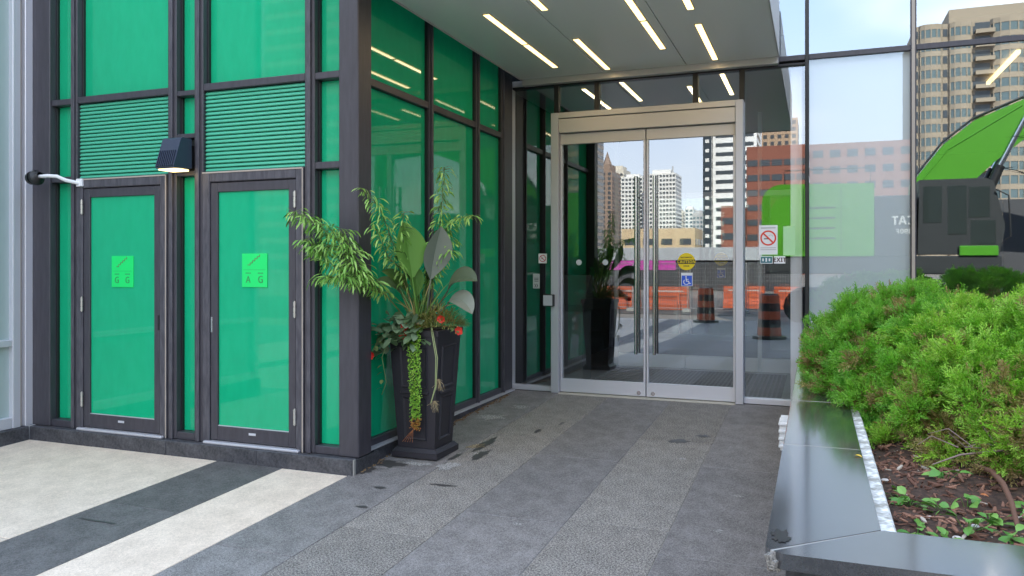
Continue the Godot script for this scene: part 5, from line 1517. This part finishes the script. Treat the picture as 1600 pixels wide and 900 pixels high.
# ------------------------------------------------------------------ junipers
func spray_mesh(seed_: int) -> ArrayMesh:
	# one flat feathery branchlet, about a unit long, growing along +y
	var r := RandomNumberGenerator.new()
	r.seed = seed_
	var b := MB.new()
	b.colored = true
	b.col = Color(0.55, 0.42, 0.3)
	b.tube([Vector3.ZERO, Vector3(0.02, 0.45, 0.03), Vector3(0, 0.85, 0.08)], [0.016, 0.010, 0.004], 3, false)
	b.col = Color(1, 1, 1)
	for i in 15:
		var t := 0.12 + 0.86 * i / 14.0
		var s := 1.0 if i % 2 == 0 else -1.0
		var at := Vector3(0.02 * sin(t * 3.0), t * 0.86, 0.09 * t * t)
		var dir := Vector3(s * r.randf_range(0.5, 0.95), r.randf_range(0.55, 0.95), r.randf_range(-0.35, 0.55)).normalized()
		var ln := r.randf_range(0.22, 0.42) * (1.15 - t * 0.6)
		for k in 4:
			var u := (k + 0.4) / 4.0
			var d2 := (dir + Vector3(r.randfn(0, 0.45), 0.4, r.randfn(0, 0.45))).normalized()
			var p := at + dir * ln * u
			var side := d2.cross(Vector3(r.randfn(), r.randfn(), 1)).normalized() * 0.026
			var tip := p + d2 * ln * 0.62
			var md := p + d2 * ln * 0.25
			b.col = Color(1, 1, 1) * r.randf_range(0.75, 1.2)
			b.tri(p, md + side, tip)
			b.tri(p, tip, md - side)
	return b.mesh()

func build_junipers() -> void:
	var meshes := [spray_mesh(1), spray_mesh(2), spray_mesh(3)]
	var lm := mat(Color.WHITE, 0.55)
	lm.vertex_color_use_as_albedo = true
	lm.backlight_enabled = true
	lm.backlight = Color(0.62, 0.85, 0.30)
	# [centre, radii, count, young colour, old colour, brown share, label]
	var bushes := [
		[Vector3(0.62, 0.69, -5.75), Vector3(0.72, 0.60, 1.95), 25000, Color(0.15, 0.43, 0.04), Color(0.33, 0.62, 0.07), 0.07, "deep green juniper leaning over the coping, nearest the doors"],
		[Vector3(1.12, 0.72, -4.50), Vector3(0.84, 0.62, 1.30), 22000, Color(0.25, 0.53, 0.05), Color(0.48, 0.70, 0.09), 0.12, "yellow-green juniper with browning lower branches in the foreground"],
		[Vector3(2.05, 0.7, -6.6), Vector3(1.1, 0.74, 1.5), 14000, Color(0.23, 0.50, 0.045), Color(0.44, 0.68, 0.08), 0.06, "tall juniper at the back right against the curtain wall"]]
	var f := noise(303, 1.9, 3)
	for bi in bushes.size():
		var q: Array = bushes[bi]
		var o := thing("juniper", q[6], "shrub", q[0], "junipers in the raised planter")
		var br := MB.new()
		for i in 46:
			var a := rng.randf() * TAU
			var el := rng.randf_range(0.05, 1.1)
			var d: Vector3 = Vector3(cos(a) * cos(el), sin(el), sin(a) * cos(el)) * q[1] * rng.randf_range(0.75, 0.93)
			d.y = maxf(d.y, 0.06)
			var m: Vector3 = d * 0.5 + Vector3(rng.randfn(0, 0.05), -0.05 + rng.randfn(0, 0.03), rng.randfn(0, 0.05))
			br.tube([Vector3(rng.randfn(0, 0.04), -0.08, rng.randfn(0, 0.04)), m * 0.55, m, d], [0.018, 0.013, 0.008, 0.003], 5, false)
		part(o, "branches", br.mesh(), mat(Color(0.17, 0.115, 0.09), 0.9))
		var lists := [[], [], []]
		var cols := [[], [], []]
		var clumps: int = q[2] / 34
		for ci in clumps:
			var a := rng.randf() * TAU
			var sy := rng.randf_range(-0.1, 1.0)
			var cr := sqrt(maxf(0.0, 1.0 - sy * sy))
			var n := Vector3(cos(a) * cr, sy, sin(a) * cr)
			var lump := f.get_noise_3dv(n * 1.7 + Vector3(bi * 7.0, 0, 0))
			var centre: Vector3 = n * q[1] * (0.90 - absf(rng.randfn(0.0, 0.09)) + lump * 0.26)
			var size := rng.randf_range(0.07, 0.145)
			var age := clampf(rng.randf() * 0.9 + lump * 0.6, 0.0, 1.0)
			var cw: Vector3 = q[0] + centre
			var dry: float = q[5] + (0.55 if cw.y < (0.98 if bi == 1 else 0.88) + 0.16 * f.get_noise_3dv(centre * 4.0) else 0.0)
			var dead := rng.randf() < dry * 0.75
			for i in 34:
				var dn := Vector3(rng.randfn(), rng.randfn(), rng.randfn()).normalized()
				dn = (dn + n * 0.75 + Vector3(0, 0.4, 0)).normalized()
				var p := centre + dn * size * rng.randf_range(0.35, 1.0)
				var wp: Vector3 = q[0] + p
				if wp.z < -8.62 or (wp.x < 0.19 and wp.y < 0.775) or wp.y < 0.66 or wp.x < -0.07: continue
				var up := (dn + Vector3(rng.randfn(), rng.randfn(), rng.randfn()) * 0.25).normalized()
				var side := up.cross(Vector3(rng.randfn(), rng.randfn(), rng.randfn())).normalized()
				var sc := rng.randf_range(0.055, 0.10)
				var bs := Basis(side, up, side.cross(up)) * sc
				var c: Color = q[3].lerp(q[4], clampf(age + rng.randfn(0, 0.18), 0.0, 1.0))
				if (dead and rng.randf() < 0.85) or rng.randf() < 0.02:
					c = Color(0.52, 0.40, 0.15).lerp(Color(0.30, 0.16, 0.08), rng.randf() * 0.7)
				var k := rng.randi() % 3
				lists[k].append(Transform3D(bs, p - up * sc * 0.4))
				cols[k].append(c * rng.randf_range(0.8, 1.15))
		for k in 3:
			var mm := MultiMesh.new()
			mm.transform_format = MultiMesh.TRANSFORM_3D
			mm.use_colors = true
			mm.mesh = meshes[k]
			mm.instance_count = lists[k].size()
			for i in lists[k].size():
				mm.set_instance_transform(i, lists[k][i])
				mm.set_instance_color(i, cols[k][i])
			var mi := MultiMeshInstance3D.new()
			mi.name = "crown" if k == 0 else "crown_%03d" % k
			mi.multimesh = mm
			mi.material_override = lm
			mi.set_meta("kind", "stuff")
			o.add_child(mi)

# ------------------------------------------------------------------ small things in the bed
func build_bed_details() -> void:
	# bark mulch
	var b := MB.new()
	b.prism(PackedVector2Array([Vector2(-0.5, -0.10), Vector2(-0.1, -0.17), Vector2(0.5, -0.04), Vector2(0.42, 0.10), Vector2(-0.05, 0.13), Vector2(-0.46, 0.05)]), -0.06, 0.06, Transform3D(Basis(Vector3.RIGHT, PI / 2), Vector3.ZERO))
	var mm := MultiMesh.new()
	mm.transform_format = MultiMesh.TRANSFORM_3D
	mm.use_colors = true
	mm.mesh = b.mesh()
	mm.instance_count = 15000
	var f := noise(9, 1.4, 3)
	for i in 15000:
		var x := rng.randf_range(0.235, 2.2)
		var z := rng.randf_range(-5.2, -2.44)
		var y := 0.655 + 0.05 * f.get_noise_2d(x * 1.5, z * 1.5) + 0.03 * smoothstep(0.3, 1.4, x) + 0.004
		var s := 0.008 + 0.042 * pow(rng.randf(), 2.6)
		mm.set_instance_transform(i, Transform3D(Basis(Vector3.UP, rng.randf() * TAU) * Basis(Vector3(rng.randfn(), 0, rng.randfn()).normalized(), rng.randfn(0, 0.5)) * s, Vector3(x, y, z)))
		mm.set_instance_color(i, Color(0.10, 0.042, 0.026).lerp(Color(0.42, 0.21, 0.13), rng.randf() * rng.randf()) if rng.randf() > 0.03 else Color(0.45, 0.38, 0.3))
	var mi := MultiMeshInstance3D.new()
	mi.name = "bark_mulch"
	mi.multimesh = mm
	var m := mat(Color.WHITE, 0.9)
	m.vertex_color_use_as_albedo = true
	mi.material_override = m
	mi.set_meta("kind", "stuff")
	mi.set_meta("label", "reddish brown bark mulch on the bed")
	mi.set_meta("category", "mulch")
	add_child(mi)
	# weeds
	var wl := ["pale weed tuft beside the end of the white upstand", "leafy weed right of the white upstand", "small weed below the drooping juniper tip", "weed with broad leaves left of the brown root", "bright weed beside the brown root", "weed in front of the brown root", "leafy weed at the right edge of the frame", "tiny weed by the front coping", "weed under the juniper's brown branch", "weed sprig next to the orange leaf"]
	var wp := [Vector2(0.29, -2.66), Vector2(0.31, -3.04), Vector2(0.40, -3.06), Vector2(0.50, -3.14), Vector2(0.53, -2.94), Vector2(0.44, -2.74), Vector2(0.69, -3.12), Vector2(0.36, -2.60), Vector2(0.46, -3.34), Vector2(0.56, -2.76)]
	for i in wp.size():
		var x: float = wp[i].x
		var z: float = wp[i].y
		var y := 0.655 + 0.05 * f.get_noise_2d(x * 1.5, z * 1.5) + 0.03 * smoothstep(0.3, 1.4, x)
		var o := thing("weed", wl[i], "weed", Vector3(x, y, z), "weeds in the mulch")
		var w := MB.new()
		w.colored = true
		for k in [9, 16, 12, 7, 14, 10, 15, 6, 8, 9][i]:
			var a := rng.randf() * TAU
			var r: float = rng.randf() * [0.04, 0.075, 0.05, 0.045, 0.06, 0.05, 0.07, 0.03, 0.05, 0.04][i]
			var p := Vector3(cos(a) * r, 0.0, sin(a) * r)
			var hgt := rng.randf_range(0.008, 0.04)
			w.col = Color(0.10, 0.2, 0.04)
			w.tube([p * 0.4, p + Vector3(0, hgt, 0)], [0.0012], 3, false)
			w.col = Color(0.07, 0.22, 0.03).lerp(Color(0.22, 0.40, 0.08), rng.randf())
			w.leaf(p + Vector3(0, hgt, 0), Vector3(cos(a), rng.randfn(0.4, 0.35), sin(a)), Vector3(rng.randfn(0, 0.4), 1, rng.randfn(0, 0.4)), rng.randf_range(0.03, 0.055), rng.randf_range(0.022, 0.036), 0.7, 0.15, 4)
		part(o, "leaves", w.mesh(), leafmat(Color(0.3, 0.5, 0.1)))
	# old root, pebbles, fallen leaves
	var rt := thing("root", "thick brown surface root curving through the mulch", "root", Vector3(0.595, 0.688, -3.16))
	b = MB.new()
	b.tube([Vector3(0.0, 0.02, -0.36), Vector3(0.025, 0.035, -0.22), Vector3(0.03, 0.03, -0.06), Vector3(0.015, 0.02, 0.14), Vector3(-0.01, 0.0, 0.34)], [0.008, 0.010, 0.0105, 0.009, 0.007], 8)
	part(rt, "bark", b.mesh(), mat(Color(0.16, 0.075, 0.045), 0.85))
	var pl := ["white pebble behind the weeds", "pale pebble by the weed left of the root", "small grey pebble near the coping", "pale stone by the upstand", "cream chip under the juniper"]
	var pp := [Vector2(0.47, -3.42), Vector2(0.47, -2.82), Vector2(0.40, -2.68), Vector2(0.25, -3.3), Vector2(0.35, -2.86)]
	for i in 5:
		var o := thing("pebble", pl[i], "stone", Vector3(pp[i].x, 0.675, pp[i].y), "pebbles in the mulch")
		b = MB.new()
		b.lathe(Vector3.ZERO, [[0.0, 0.009], [0.008, 0.007], [0.012, 0.0], [0.008, -0.006], [0.0, -0.008]], 8)
		part(o, "stone", b.mesh(), mat(Color(0.55, 0.5, 0.45), 0.8), Vector3.ZERO, Basis(Vector3.UP, rng.randf() * 3).scaled(Vector3(1.2, 0.7, 0.8)))
	for q in [[Vector3(0.545, 0.70, -3.12), Color(0.5, 0.16, 0.04), "orange fallen leaf among the weeds"], [Vector3(0.155, 0.758, -3.31), Color(0.75, 0.5, 0.04), "yellow fallen leaf on the granite coping"]]:
		var o := thing("fallen_leaf", q[2], "leaf", q[0])
		b = MB.new()
		b.colored = true
		b.col = q[1]
		b.leaf(Vector3(-0.01, 0, 0), Vector3(1, 0.25, 0.3), Vector3.UP, 0.028, 0.020, 0.6, 0.3, 4)
		part(o, "blade", b.mesh(), leafmat(Color(0.4, 0.3, 0.05)))
	# bare lower branches of the front juniper
	var bb := thing("bare_branch", "bare mauve-brown juniper branch reaching over the mulch", "branch", Vector3(0.43, 0.715, -3.5))
	b = MB.new()
	b.tube([Vector3(0.9, 0.0, -0.25), Vector3(0.6, 0.08, -0.12), Vector3(0.35, 0.075, -0.05), Vector3(0.1, 0.04, 0.02), Vector3(0.0, 0.0, 0.05)], [0.008, 0.007, 0.006, 0.004, 0.002], 6)
	for k in 14:
		var p0 := Vector3(0.10 + k * 0.055, 0.06, -0.02 - k * 0.009)
		b.tube([p0, p0 + Vector3(-0.09, rng.randfn(0.03, 0.03), rng.randfn(0.0, 0.04)), p0 + Vector3(-0.15, rng.randfn(0.05, 0.04), rng.randfn(0.0, 0.06))], [0.0028, 0.002, 0.001], 4)
	part(bb, "wood", b.mesh(), mat(Color(0.26, 0.18, 0.16), 0.85))
